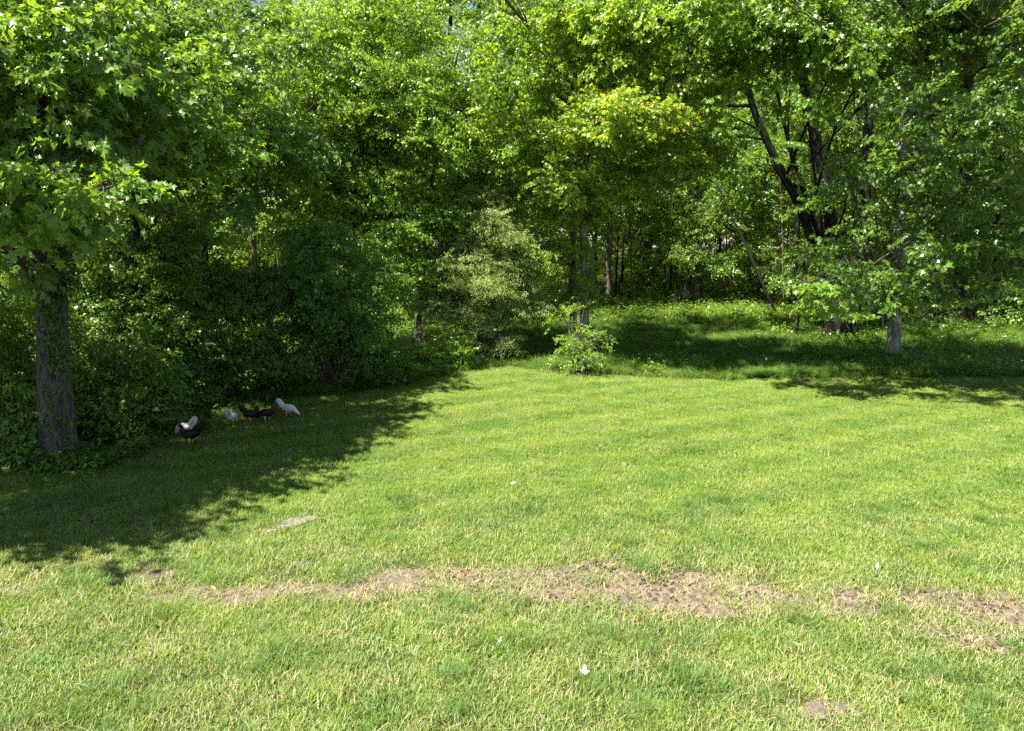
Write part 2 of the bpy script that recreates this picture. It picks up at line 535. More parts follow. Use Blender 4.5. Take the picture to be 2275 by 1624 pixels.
SRC = {
    'maple': [spray('maple', 0.125, 34, 0.75, M['maple'], 100 + k) for k in range(4)],
    'silver': [spray('maple', 0.135, 32, 0.75, M['silver'], 120 + k, flat=0.6) for k in range(4)],
    'bright': [spray('oval', 0.105, 60, 0.75, M['bright'], 140 + k, flat=0.7) for k in range(4)],
    'golden': [spray('maple', 0.115, 40, 0.75, M['golden'], 160 + k, flat=0.65) for k in range(4)],
    'olive': [spray('narrow', 0.075, 90, 0.65, M['olive'], 180 + k, 0.6, 0.7) for k in range(4)],
    'bushy': [spray('oval', 0.080, 58, 0.6, M['bushy'], 200 + k, 0.6, 0.6) for k in range(4)],
    'back': [spray('oval', 0.115, 56, 0.85, M['back'], 220 + k, 0.5, 0.6) for k in range(4)],
    'ivy': [spray('oval', 0.085, 9, 0.16, M['ivy'], 240 + k, 0.5, 0.5) for k in range(3)],
    'weed': [weed_patch(M['weed'], 260 + k, 0.38, 0.10, 10, 0.40) for k in range(4)],
    'fern': [weed_patch(M['bushy'], 270 + k, 0.55, 0.13, 9, 0.50, 'narrow') for k in range(3)],
    'grass': [grass_patch(M['grass'], 300 + k, 0.30, 640, 0.028, 0.066, 0.0056, 0.5, 0.5) for k in range(8)],
    'rough': [grass_patch(M['rough'], 320 + k, 0.34, 300, 0.12, 0.32, 0.0075, 0.35, 0.75) for k in range(5)],
    'straw': [grass_patch(M['straw'], 340 + k, 0.26, 60, 0.015, 0.045, 0.0032, 1.6, 0.5) for k in range(4)],
}
GN = {}
def scatter_group(kind):
    if kind in GN: return GN[kind]
    ng = bpy.data.node_groups.new('scatter_' + kind, 'GeometryNodeTree')
    ng.interface.new_socket('Geometry', in_out='INPUT', socket_type='NodeSocketGeometry')
    ng.interface.new_socket('Geometry', in_out='OUTPUT', socket_type='NodeSocketGeometry')
    N, L = ng.nodes, ng.links
    gi = N.new('NodeGroupInput'); go = N.new('NodeGroupOutput')
    j = N.new('GeometryNodeJoinGeometry')
    for s in SRC[kind]:
        oi = N.new('GeometryNodeObjectInfo'); oi.inputs['Object'].default_value = s
        g = N.new('GeometryNodeGeometryToInstance')
        L.new(oi.outputs['Geometry'], g.inputs[0]); L.new(g.outputs[0], j.inputs[0])
    ip = N.new('GeometryNodeInstanceOnPoints')
    L.new(gi.outputs[0], ip.inputs['Points']); L.new(j.outputs[0], ip.inputs['Instance'])
    ip.inputs['Pick Instance'].default_value = True
    for nm, ty, sock in (('rot', 'FLOAT_VECTOR', 'Rotation'), ('scl', 'FLOAT', 'Scale'), ('pick', 'INT', 'Instance Index')):
        a = N.new('GeometryNodeInputNamedAttribute'); a.data_type = ty; a.inputs['Name'].default_value = nm
        L.new(a.outputs['Attribute'], ip.inputs[sock])
    L.new(ip.outputs[0], go.inputs[0])
    GN[kind] = ng
    return ng

def scatter(name, kind, pts, rot, scl, tint, parent=None):
    pts = np.asarray(pts, np.float32)
    m = bpy.data.meshes.new(name)
    m.vertices.add(len(pts)); m.vertices.foreach_set('co', pts.ravel())
    for nm, ty, fld, val in (('rot', 'FLOAT_VECTOR', 'vector', rot), ('scl', 'FLOAT', 'value', scl), ('tint', 'FLOAT', 'value', tint)):
        a = m.attributes.new(nm, ty, 'POINT'); a.data.foreach_set(fld, np.asarray(val, np.float32).ravel())
    a = m.attributes.new('pick', 'INT', 'POINT'); a.data.foreach_set('value', RNG.integers(0, len(SRC[kind]), len(pts)).astype(np.int32))
    m.materials.append(SRC[kind][0].data.materials[0])
    o = link(name, m, parent)
    md = o.modifiers.new('scatter', 'NODES'); md.node_group = scatter_group(kind)
    o['kind'] = 'stuff'
    return o

# ------------------------------------------------------------------ crowns
def blob_sprays(c, r, n, tint, scale, pads=None):
    """sprays of one bough: flattened pads of foliage around the shell of an ellipsoid; returns pts, rot, scl, tint, pad centres"""
    c = np.array(c, float); r = np.array(r if hasattr(r, '__len__') else (r, r, r * 0.85), float)
    k = pads or max(5, int(4 + 6.5 * (r[0] * r[1] * r[2]) ** (2 / 3)))
    d = RNG.normal(size=(k, 3)); d /= np.linalg.norm(d, axis=1)[:, None]
    d[:, 2] = np.where(d[:, 2] < -0.55, -d[:, 2], d[:, 2])
    rad = RNG.uniform(0.35, 1.15, k)
    pc = c + d * rad[:, None] * r
    pr = np.minimum(r, 1.5) * RNG.uniform(0.24, 0.44, (k, 1))
    pr = np.maximum(pr, 0.22)
    i = RNG.integers(k, size=n)
    q = RNG.normal(size=(n, 3)) * np.array([0.62, 0.62, 0.40])
    p = pc[i] + q * pr[i]
    p[:, 2] -= 0.25 * (q[:, 0] ** 2 + q[:, 1] ** 2) * pr[i][:, 2]
    out = (p - c) / r
    yaw = np.arctan2(out[:, 1] + q[:, 1], out[:, 0] + q[:, 0]) + RNG.normal(size=n) * 0.6
    rot = np.stack([RNG.normal(size=n) * 0.45, RNG.uniform(-0.2, 1.0, n), yaw], 1)
    scl = scale * RNG.uniform(0.62, 1.25, n)
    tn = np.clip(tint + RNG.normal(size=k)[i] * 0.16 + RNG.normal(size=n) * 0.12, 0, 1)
    return p, rot, scl, tn, pc

def tree(name, label, stems, blobs, kind, bark='bark', group=None, cat='tree', seg=10, scale=1.0, tint=0.5, sub=True, density=1.0, base=None, limbs=None, twigmat='twig', ridges=0.0):
    """stems: list of (points, radius at foot, radius at top); blobs: list of (centre, radii, number[, tint])"""
    base = Vector(stems[0][0][0]) if base is None else base
    root = empty(name, base, label, cat, group)
    paths = []
    for pts, r0, r1 in stems:
        L = sum((Vector(pts[i + 1]) - Vector(pts[i])).length for i in range(len(pts) - 1))
        n = max(8, int(L * (9 if ridges else 2.2)))
        q = resample(pts, n)
        q[1:-1, :2] += RNG.normal(size=(n - 2, 2)) * r0 * (0.02 if ridges else 0.10)
        s = np.linspace(0, 1, n)
        rad = r0 + (r1 - r0) * s ** 0.85
        rad = rad * (1 + 0.45 * np.exp(-s * L / 0.35))
        q[0, 2] -= 0.12
        mb = MB()
        ph = RNG.random(4) * 6.28
        a = np.arange(seg) * 2 * PI / seg
        wob = 1 + 0.07 * np.sin(3 * a[None, :] + ph[0] + 2 * s[:, None]) + (0.012 if ridges else 0.05) * RNG.normal(size=(n, seg))
        if ridges:                                         # furrowed bark: long wandering ridges and root flare
            aa = np.repeat(a[None, :], n, 0) + 0.10 * np.sin(s[:, None] * L * 2.1 + ph[1]); zz = np.repeat(s[:, None] * L, seg, 1)
            wob = wob + ridges * (fbm(aa * 9.0, zz * 1.3, 201, 3) - 0.5) * 2 - ridges * (np.abs(fbm(aa * 7.0, zz * 0.9, 207, 2) - 0.5) < 0.06)
            wob = wob + 0.22 * np.exp(-zz / 0.28) * np.sin(5 * a[None, :] + ph[2])
        tube(mb, q, rad, seg, wob)
        mb.build('trunk', M[bark], root)
        paths.append((q, rad))
    for pts, r0, r1 in limbs or []:
        q = resample(pts, max(6, len(pts) * 4)); mb = MB()
        tube(mb, q, np.linspace(r0, r1, len(q)), max(6, seg - 2))
        mb.build('limb', M[bark], root)
        paths.append((q, np.linspace(r0, r1, len(q))))
    allq = np.concatenate([q for q, _ in paths]); allr = np.concatenate([r for _, r in paths])
    A = []; tb = MB()
    for b in blobs:
        c, r, n = b[0], b[1], b[2]
        tn = b[3] if len(b) > 3 else tint
        p, rot, scl, t, pc = blob_sprays(c, r, max(4, int(n * density)), tn, scale)
        A.append((p, rot, scl, t))
        c = np.array(c, float)
        dz = c[2] - allq[:, 2]
        hd = np.linalg.norm(allq[:, :2] - c[:2], axis=1)
        cost = hd + 1.6 * np.abs(dz - 0.45 * hd - 0.15) + np.where(allq[:, 2] - base.z < min(2.4, 0.3 * (allq[:, 2].max() - base.z)), 30.0, 0)
        j = int(np.argmin(cost))
        a0 = allq[j]; ra = min(allr[j] * 0.6, 0.07)
        mid = (a0 + c) / 2 + RNG.normal(size=3) * 0.12 + np.array([0, 0, 0.10 * np.linalg.norm(c - a0)])
        q = resample([a0, mid, c], 7)
        tube(tb, q, np.linspace(ra, 0.022, 7), 5, cap=False)
        if sub:
            for e in pc:
                k = RNG.integers(3, 7)
                mid = (q[k] + e) / 2 + RNG.normal(size=3) * 0.08
                tube(tb, np.array([q[k], mid, e]), [0.018, 0.012, 0.005], 4, cap=False)
    if A:
        scatter('crown', kind, np.concatenate([x[0] for x in A]), np.concatenate([x[1] for x in A]), np.concatenate([x[2] for x in A]), np.concatenate([x[3] for x in A]), root)
        o = tb.build('branches', M[twigmat], root); o['kind'] = 'stuff'
    return root

def shrub(name, label, base, blobs, kind, scale=1.0, tint=0.5, nstem=6, stem_r=0.02, group=None, cat='shrub', bark='twig'):
    base = Vector(base)
    root = empty(name, base, label, cat, group)
    A = []; tb = MB()
    for b in blobs:
        c, r, n = b[0], b[1], b[2]
        tn = b[3] if len(b) > 3 else tint
        p, rot, scl, t, pc = blob_sprays(c, r, n, tn, scale)
        zmin = height(p[:, 0], p[:, 1]) + 0.05
        p[:, 2] = np.maximum(p[:, 2], zmin)
        A.append((p, rot, scl, t))
        for e in pc[:max(3, nstem)]:
            b0 = np.array(base) + np.array([RNG.normal() * 0.12, RNG.normal() * 0.12, -0.05])
            mid = (b0 + e) / 2 + np.array([RNG.normal() * 0.1, RNG.normal() * 0.1, 0.15])
            tube(tb, resample([b0, mid, e], 6), np.linspace(stem_r, 0.004, 6), 4, cap=False)
    scatter('foliage', kind, np.concatenate([x[0] for x in A]), np.concatenate([x[1] for x in A]), np.concatenate([x[2] for x in A]), np.concatenate([x[3] for x in A]), root)
    o = tb.build('stems', M[bark], root); o['kind'] = 'stuff'
    return root

# ------------------------------------------------------------------ ground
EDGE_PX = [(0, 1062), (110, 1050), (240, 1035), (330, 990), (480, 932), (560, 902), (660, 886), (870, 860), (1000, 828), (1130, 812),
           (1230, 826), (1330, 832), (1600, 845), (1800, 840), (2000, 838), (2275, 840)]
EDGE = [tuple(G(*q)[:2]) for q in EDGE_PX]
LAWN = [(-16, -6), (-16, 9.5)] + EDGE + [(20, EDGE[-1][1] - 1), (20, -6)]

SOIL_PX = [(330, 1282, 50, 14), (470, 1322, 130, 18), (600, 1306, 80, 14), (740, 1312, 80, 17), (860, 1290, 110, 20), (1000, 1287, 60, 22),
           (1090, 1290, 100, 24), (1200, 1308, 120, 28), (1330, 1296, 120, 36), (1420, 1328, 130, 28), (1330, 1258, 40, 10), (1540, 1292, 70, 20),
           (1560, 1335, 120, 28), (1680, 1335, 130, 28), (1820, 1340, 130, 22), (1970, 1336, 120, 20), (2060, 1322, 80, 14), (2150, 1345, 60, 18),
           (2250, 1332, 60, 16), (2200, 1385, 120, 30), (2080, 1402, 60, 16), (2180, 1430, 60, 18), (1850, 1305, 80, 7), (150, 1258, 50, 8),
           (60, 1308, 45, 14), (1240, 1392, 45, 7), (1870, 1575, 60, 16), (950, 1385, 40, 5), (1830, 1590, 50, 12), (700, 1250, 40, 5)]
SOIL = []
for X, Y, rx, ry in SOIL_PX:
    c = G(X, Y); e = G(X + rx, Y); t = G(X, Y - ry)
    SOIL.append((c.x, c.y, e.x - c.x, max(0.05, t.y - c.y)))

def soil_value(x, y):
    x = np.asarray(x, float); y = np.asarray(y, float)
    s = np.full(x.shape, -3.0)
    for cx, cy, rx, ry in SOIL:
        s = np.maximum(s, 1 - ((x - cx) / (rx * 1.25)) ** 2 - ((y - cy) / (ry * 1.15)) ** 2)
    return s + (fbm(x * 3.2, y * 5.0, 41, 5) - 0.43) * 2.3

def wood_value(x, y):
    """0 on the mown lawn, 1 on the floor of the wood"""
    ins = in_poly(x, y, LAWN)
    return np.where(ins, 0.0, np.clip((np.asarray(y) - 14 + 0.0 * np.asarray(x)) / 6.0, 0.35, 0.8))

def axis(lo, hi, step, far):
    core = np.arange(lo, hi + 1e-6, step)
    g = [core[-1]]; st = step
    while g[-1] < far: st *= 1.5; g.append(g[-1] + st)
    h = [core[0]]; st = step
    while h[-1] > -far: st *= 1.5; h.append(h[-1] - st)
    return np.concatenate([np.array(h[1:])[::-1], core, np.array(g[1:])])

gx = axis(-26, 26, 0.3, 160); gy = axis(1, 44, 0.3, 160)
XX, YY = np.meshgrid(gx, gy)
ZZ = height(XX, YY)
nx, ny = len(gx), len(gy)
ii = (np.arange(ny - 1)[:, None] * nx + np.arange(nx - 1)[None, :]).ravel()
gm = bpy.data.meshes.new('lawn')
gm.from_pydata(np.stack([XX.ravel(), YY.ravel(), ZZ.ravel()], 1).tolist(), [], np.stack([ii, ii + 1, ii + nx + 1, ii + nx], 1).tolist())
gm.materials.append(M['ground'])
gm.polygons.foreach_set('use_smooth', np.ones(len(gm.polygons), bool))
a = gm.attributes.new('soil', 'FLOAT', 'POINT'); a.data.foreach_set('value', (np.clip(soil_value(XX, YY), 0, 1) * 0.6).ravel().astype(np.float32))
a = gm.attributes.new('wood', 'FLOAT', 'POINT'); a.data.foreach_set('value', wood_value(XX, YY).ravel().astype(np.float32))
ground = link('ground', gm); ground['kind'] = 'structure'

# the strip of broken bare soil: its own sheet of lumps just above the ground
sx = np.arange(-8.6, 8.2, 0.026); sy = np.arange(4.9, 9.6, 0.026)
SX, SY = np.meshgrid(sx, sy)
SV = soil_value(SX, SY)
lump = np.abs(fbm(SX * 4.0, SY * 6.0, 61, 3) - 0.5) * 2; fine = fbm(SX * 13, SY * 17, 71, 3); bump = np.clip(vnoise(SX * 19, SY * 19, 77) - 0.45, 0, 1)
SZ = height(SX, SY) - 0.008 + 0.012 * np.clip(SV * 2, 0, 1) + np.clip(SV + 0.1, 0, 0.5) * (0.03 * lump + 0.15 * (fine - 0.47) + 0.07 * bump)
keep = SV > -0.05
n1 = len(sx)
kk = keep[:-1, :-1] & keep[1:, :-1] & keep[:-1, 1:] & keep[1:, 1:]
qi = np.argwhere(kk); b0 = qi[:, 0] * n1 + qi[:, 1]
qf = np.stack([b0, b0 + 1, b0 + n1 + 1, b0 + n1], 1)
used = np.unique(qf); remap = np.full(SX.size, -1); remap[used] = np.arange(len(used))
sm = bpy.data.meshes.new('soil_strip')
sm.from_pydata(np.stack([SX.ravel(), SY.ravel(), SZ.ravel()], 1)[used].tolist(), [], remap[qf].tolist())
sm.materials.append(M['soil'])
sm.polygons.foreach_set('use_smooth', np.ones(len(sm.polygons), bool))
soil = link('soil_strip', sm); soil['kind'] = 'structure'; soil['label'] = 'strip of bare crumbly brown soil across the lawn'

# clods lying on the soil
mb = MB()
for k in range(900):
    cx, cy, rx, ry = SOIL[RNG.integers(5, 22)]
    x = cx + RNG.uniform(-1, 1) * rx; y = cy + RNG.uniform(-1, 1) * ry
    if float(soil_value(np.array([x]), np.array([y]))[0]) < 0.12: continue
    r = RNG.uniform(0.008, 0.020) * (1.7 if RNG.random() < 0.08 else 1); fl = RNG.uniform(0.45, 0.8)
    v = []; f = []
    for iz, (zz, rr) in enumerate(((-0.4, 0.8), (0.25, 1.0), (0.75, 0.6))):
        for q in range(6):
            an = q * PI / 3 + iz * 0.4; w = RNG.uniform(0.75, 1.25)
            v.append((x + math.cos(an) * rr * r * w, y + math.sin(an) * rr * r * w, float(height(x, y)) + 0.022 + zz * r * w * fl))
    for iz in range(2):
        for q in range(6):
            f.append((iz * 6 + q, iz * 6 + (q + 1) % 6, iz * 6 + 6 + (q + 1) % 6, iz * 6 + 6 + q))
    f.append(tuple(range(12, 18)))
    mb.add(v, f)
o = mb.build('soil_clods', M['clod'], smooth=False); tag(o, 'small dark clods of earth lying on the bare soil strip', None, None, 'stuff')

# ------------------------------------------------------------------ grass, weeds
def field(x0, x1, y0, y1, step):
    X, Y = np.meshgrid(np.arange(x0, x1, step), np.arange(y0, y1, step))
    X = X.ravel() + RNG.uniform(-.5, .5, X.size) * step; Y = Y.ravel() + RNG.uniform(-.5, .5, Y.size) * step
    k = (np.abs(X) < 0.72 * np.maximum(Y, 0) + 3.2)
    return X[k], Y[k]

def lay(name, kind, X, Y, smin, smax, tilt=0.0, label=None, tint=0.5):
    n = len(X)
    pts = np.stack([X, Y, height(X, Y)], 1)
    rot = np.stack([RNG.normal(size=n) * tilt, RNG.normal(size=n) * tilt, RNG.random(n) * 2 * PI], 1)
    o = scatter(name, kind, pts, rot, RNG.uniform(smin, smax, n), np.clip(tint + RNG.normal(size=n) * 0.2, 0, 1))
    if label: o['label'] = label
    return o

X, Y = field(-20, 22, 3.0, 30, 0.27)
ins = in_poly(X, Y, LAWN); sv_ = soil_value(X, Y)
thin = fbm(X * 0.9, Y * 1.2, 91, 3)
p = np.clip(1.05 - np.clip(sv_ * 1.3 + 0.40, 0, 1) * 0.91, 0, 1) * np.where(Y < 8.6, np.clip(0.28 + 1.15 * thin, 0.3, 1), 1)
stone_c = G(648, 1166)
on_stone = (np.abs(X - stone_c.x) < 0.42) & (np.abs(Y - stone_c.y - 0.28 * (X - stone_c.x)) < 0.20)
k = ins & (RNG.random(len(X)) < p) & ~on_stone
sc = np.where(Y < 8, 1.1, 1.0)
lay('lawn_grass', 'grass', X[k], Y[k], 0.8, 1.3, 0.05, 'short mown grass of the sunlit lawn')
# straw in the thin turf and over the soil
X, Y = field(-10, 11, 4.0, 9.8, 0.16)
sv_ = soil_value(X, Y); thin = fbm(X * 0.9, Y * 1.2, 91, 3)
k = RNG.random(len(X)) < np.clip(np.clip(sv_ + 0.8, 0, 0.92) + np.where(Y < 8.0, 0.25 - 0.3 * (thin - 0.5), 0.02), 0, 0.9)
lay('dead_grass', 'straw', X[k], Y[k], 0.8, 1.4, 0.1, 'pale dead grass lying over the bare soil and thin turf')
# scattered taller tufts in the foreground lawn
X, Y = field(-9, 10, 4.0, 10.5, 0.36)
tuf = fbm(X * 1.4, Y * 1.4, 131, 2)
k = (tuf > 0.50) & (soil_value(X, Y) < 0.35) & (RNG.random(len(X)) < 0.7)
lay('taller_grass_tufts', 'rough', X[k], Y[k], 0.30, 0.58, 0.14, 'taller coarse grass tufts in the near lawn')

# unmown grass under the trees
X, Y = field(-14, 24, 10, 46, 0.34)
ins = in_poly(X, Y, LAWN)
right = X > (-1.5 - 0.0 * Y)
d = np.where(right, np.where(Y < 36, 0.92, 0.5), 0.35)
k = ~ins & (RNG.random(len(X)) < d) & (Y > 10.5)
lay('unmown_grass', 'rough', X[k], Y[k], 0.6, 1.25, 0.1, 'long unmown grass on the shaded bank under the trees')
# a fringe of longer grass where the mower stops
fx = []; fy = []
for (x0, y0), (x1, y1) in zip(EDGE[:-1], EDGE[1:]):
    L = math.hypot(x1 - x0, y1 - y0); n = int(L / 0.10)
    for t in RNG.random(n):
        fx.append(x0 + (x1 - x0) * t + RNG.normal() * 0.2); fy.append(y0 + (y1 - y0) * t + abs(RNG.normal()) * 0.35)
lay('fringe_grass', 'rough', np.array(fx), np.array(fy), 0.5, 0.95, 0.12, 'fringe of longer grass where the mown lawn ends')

# leafy ground plants on the floor of the wood
X, Y = field(-30, 40, 11.5, 60, 0.62)
ins = in_poly(X, Y, LAWN)
dens = np.where(X < -2, 0.75, np.where(Y < 31 + 0.05 * X, 0.10, 0.8))
dens = np.where((X > 9) & (Y > 23), 0.8, dens)
k = ~ins & (RNG.random(len(X)) < dens)
lay('undergrowth', 'weed', X[k], Y[k], 0.7, 1.5, 0.12, 'leafy weeds and seedlings covering the floor of the wood')
# bright herb belt at the far edge of the clearing
X, Y = field(2, 24, 31.5, 42, 0.36)
k = RNG.random(len(X)) < 0.8
lay('herb_belt', 'weed', X[k], Y[k], 0.9, 1.7, 0.12, 'bright sunlit herbs along the back of the grassy bank', 0.85)
X, Y = field(9, 24, 19.5, 31, 0.55)
k = ~in_poly(X, Y, LAWN) & (RNG.random(len(X)) < 0.45) & (X > 0.48 * Y)
lay('fern_patch', 'fern', X[k], Y[k], 0.7, 1.3, 0.12, 'ferny low plants under the maples beside the lawn', 0.6)

# ------------------------------------------------------------------ trees at the lawn's edge
def B(X, Y, d, r, n, t=None):
    return (P(X, Y, d), r, n) if t is None else (P(X, Y, d), r, n, t)

def up(X, Y, d, *rest):
    """polyline that starts at the ground seen at (X, Y) and goes through pixels at the same distance"""
    return [P(a, b, d) for a, b in ((X, Y),) + rest]

# -- the big ivy-clad maple
g = G(128, 1028); d1 = g.y
path = [g] + [P(a, b, d1) for a, b in ((126, 960), (123, 880), (120, 790), (117, 690), (116, 600), (118, 520), (121, 455), (118, 380), (108, 260), (98, 120), (92, -150), (90, -480))]
T1 = tree('maple_tree', 'big maple with a stout ivy-clad grey trunk standing beside the hens', [(path, 0.285, 0.10)],
     [(P(50, 40, 12.8), (1.4, 1.1, 0.9), 130, 0.8), (P(150, 110, 13.2), (1.0, 0.9, 0.8), 85, 0.65), (P(50, 250, 12.6), (0.8, 0.7, 0.5), 40, 0.5), (P(110, 190, 11.5), (0.65, 0.35, 0.5), 30, 0.6), (P(120, 320, 11.5), (0.6, 0.35, 0.35), 22, 0.5), (P(100, 60, 11.6), (0.8, 0.4, 0.5), 34, 0.6), (P(210, 300, 11.8), (0.5, 0.4, 0.3), 16, 0.5),
      (P(320, 285, 14.2), (1.2, 1.1, 0.6), 70, 0.5), (P(330, 150, 14.6), (1.1, 1.0, 0.7), 70, 0.6), (P(150, 408, 10.9), (0.8, 0.5, 0.15), 22, 0.7), (P(255, 412, 10.6), (0.45, 0.35, 0.14), 14, 0.9),
      (P(10, 560, 11.0), (0.4, 0.4, 0.45), 16, 0.5), (P(-10, 440, 10.6), (0.4, 0.4, 0.4), 16, 0.5),
      ((-9.9, 9.6, 8.2), (2.0, 1.5, 1.1), 170), ((-10.4, 9.4, 7.4), (2.1, 1.6, 1.2), 180), ((-9.8, 11.4, 9.0), (1.9, 1.7, 1.2), 90), ((-11.6, 12.0, 8.2), (2.2, 2.0, 1.4), 110),
      ((-11.8, 10.2, 6.0), (1.6, 1.5, 1.2), 110), ((-10.2, 7.4, 7.6), (2.0, 1.3, 1.1), 190), ((-9.4, 8.1, 8.4), (1.4, 1.1, 0.8), 130), ((-12.2, 7.2, 6.6), (1.6, 1.3, 1.1), 140)],
     'maple', 'bark_maple', seg=72, tint=0.55, base=g, scale=1.12, ridges=0.10,
     limbs=[([P(128, 505, d1), P(160, 470, d1 - 0.1), P(212, 428, d1 - 0.3), P(262, 375, d1 - 0.6), P(320, 300, d1 - 0.3)], 0.10, 0.035),
            ([P(120, 430, d1), P(85, 300, d1 - 0.4), P(45, 205, d1 - 0.8), P(10, 90, d1 - 1.2)], 0.10, 0.05),
            ([P(118, 400, d1), P(150, 270, d1 + 0.3), P(200, 150, d1 + 0.5), P(300, 20, d1 + 0.6)], 0.09, 0.04)])
# furrowed bark on its trunk: real ridges
tr = [c for c in T1.children if c.name.startswith('trunk')][0]
tm = tr.data
co = np.zeros(len(tm.vertices) * 3); tm.vertices.foreach_get('co', co); co = co.reshape(-1, 3)
# ivy
n = 165
s = RNG.random(n); zz = RNG.uniform(0.0, 1.0, n)
ip = []; ir = []
for k in range(n):
    Yp = 470 + 330 * RNG.random() if RNG.random() < 0.9 else RNG.uniform(800, 1000)
    c = P(np.interp(Yp, [455, 600, 790, 1000], [120, 116, 120, 127]), Yp, d1)
    wid = 0.27 if Yp < 800 else 0.30
    low = (Yp - 640) / 160
    an = RNG.normal() * (0.55 if Yp > 640 else 0.42) + (-0.95 if Yp > 640 else -0.30)
    off = wid - 0.02 + abs(RNG.normal()) * 0.06
    ip.append((c.x + math.cos(an) * off, c.y + math.sin(an) * off, c.z)); ir.append((RNG.normal() * 0.4, RNG.uniform(0.3, 1.2), an + RNG.normal() * 0.5))
iv = scatter('ivy', 'ivy', np.array(ip), np.array(ir), RNG.uniform(0.6, 1.05, n), np.clip(RNG.normal(size=n) * 0.2 + 0.45, 0, 1), T1)
iv['label'] = 'green ivy climbing the trunk'

# -- dark maple behind it and the trees that close the left side
def free_tree(name, label, x, y, h, r0, blobs, kind, lean=(0, 0), **kw):
    g = on_ground(x, y)
    pts = [g, g + Vector((lean[0] * 0.3, lean[1] * 0.3, h * 0.33)), g + Vector((lean[0] * 0.7, lean[1] * 0.7, h * 0.66)), g + Vector((lean[0], lean[1], h))]
    return tree(name, label, [(pts, r0, r0 * 0.25)], blobs, kind, **kw)

g = on_ground(-10.2, 17.6)
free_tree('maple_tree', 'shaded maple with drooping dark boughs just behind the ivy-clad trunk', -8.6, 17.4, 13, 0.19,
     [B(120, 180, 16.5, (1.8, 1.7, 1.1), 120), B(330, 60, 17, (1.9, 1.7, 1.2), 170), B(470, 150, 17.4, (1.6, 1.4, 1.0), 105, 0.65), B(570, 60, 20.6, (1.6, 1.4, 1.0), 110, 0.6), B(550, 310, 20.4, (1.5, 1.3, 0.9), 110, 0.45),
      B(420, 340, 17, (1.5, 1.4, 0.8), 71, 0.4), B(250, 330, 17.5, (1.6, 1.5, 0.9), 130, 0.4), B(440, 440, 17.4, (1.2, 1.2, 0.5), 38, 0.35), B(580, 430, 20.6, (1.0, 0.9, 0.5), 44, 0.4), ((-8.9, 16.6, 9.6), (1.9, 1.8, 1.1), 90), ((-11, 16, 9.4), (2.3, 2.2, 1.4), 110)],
     'silver', bark='bark_shade', tint=0.4)
free_tree('broadleaf_tree', 'broadleaf tree at the left frame edge, seen between the maple limbs', -13.2, 16.2, 12, 0.17,
     [((-13.0, 15.6, 5.2), (2.0, 1.8, 1.4), 150), ((-14.5, 14.2, 7.2), (2.2, 2.0, 1.5), 130), ((-12.6, 17.0, 8.2), (2.2, 2.0, 1.4), 120), ((-15.5, 16.2, 9.2), (2.4, 2.2, 1.7), 130)],
     'back', bark='bark_shade', tint=0.5)
free_tree('broadleaf_tree', 'slim dark tree whose trunk shows in the gloom above the hens', -8.8, 21.0, 9.5, 0.15,
     [((-9.4, 20.4, 6.6), (1.8, 1.6, 1.1), 120), ((-7.6, 20.8, 7.2), (1.6, 1.5, 1.1), 110, 0.6), ((-10.6, 21.2, 8.2), (2.0, 1.8, 1.2), 130), ((-11.8, 20.6, 5.6), (1.6, 1.5, 1.2), 110)],
     'back', bark='bark_shade', lean=(0.5, 0.3), tint=0.45)
free_tree('broadleaf_tree', 'thin leaning tree showing pale between the left bushes', -6.4, 22.6, 8, 0.10,
     [((-6.6, 22.2, 6.2), (1.2, 1.1, 0.8), 70), ((-5.9, 22.8, 7.4), (1.3, 1.2, 0.8), 70)],
     'back', bark='bark', lean=(0.8, 0.2), tint=0.6)

# -- tall bright trees in the middle
g = G(772, 838)
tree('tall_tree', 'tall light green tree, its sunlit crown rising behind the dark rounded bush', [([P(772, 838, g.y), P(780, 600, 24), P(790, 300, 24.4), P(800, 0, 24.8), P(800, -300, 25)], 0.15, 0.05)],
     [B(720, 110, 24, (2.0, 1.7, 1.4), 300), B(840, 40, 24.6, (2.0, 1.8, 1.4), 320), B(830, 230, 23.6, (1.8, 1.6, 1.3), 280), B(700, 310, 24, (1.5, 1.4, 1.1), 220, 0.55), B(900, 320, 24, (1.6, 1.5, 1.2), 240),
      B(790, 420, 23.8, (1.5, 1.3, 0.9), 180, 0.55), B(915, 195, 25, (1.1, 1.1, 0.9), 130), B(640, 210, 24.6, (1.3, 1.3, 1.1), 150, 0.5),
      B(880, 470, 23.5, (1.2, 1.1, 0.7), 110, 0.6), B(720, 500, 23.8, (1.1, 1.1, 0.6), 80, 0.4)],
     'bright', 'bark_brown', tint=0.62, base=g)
g = G(925, 832)
tree('tall_tree', 'loose light green tree between the tall crown and the grey-green bush', [([P(925, 832, g.y), P(935, 650, 24.6), P(960, 400, 25), P(1000, 200, 25.4), P(1020, 100, 25.6)], 0.11, 0.03)],
     [B(1010, 310, 25, (1.4, 1.3, 1.0), 200), B(950, 470, 24.4, (1.3, 1.2, 0.9), 170), B(1060, 235, 26, (1.1, 1.1, 0.9), 130), B(1000, 560, 25.4, (1.0, 0.9, 0.7), 90, 0.5), B(880, 575, 23.6, (1.1, 1.0, 0.7), 100, 0.55), B(1050, 420, 26, (1.1, 1.0, 0.8), 120, 0.5), B(960, 640, 24.6, (0.8, 0.8, 0.5), 50, 0.5)],
     'bright', 'bark_brown', tint=0.55, base=g)

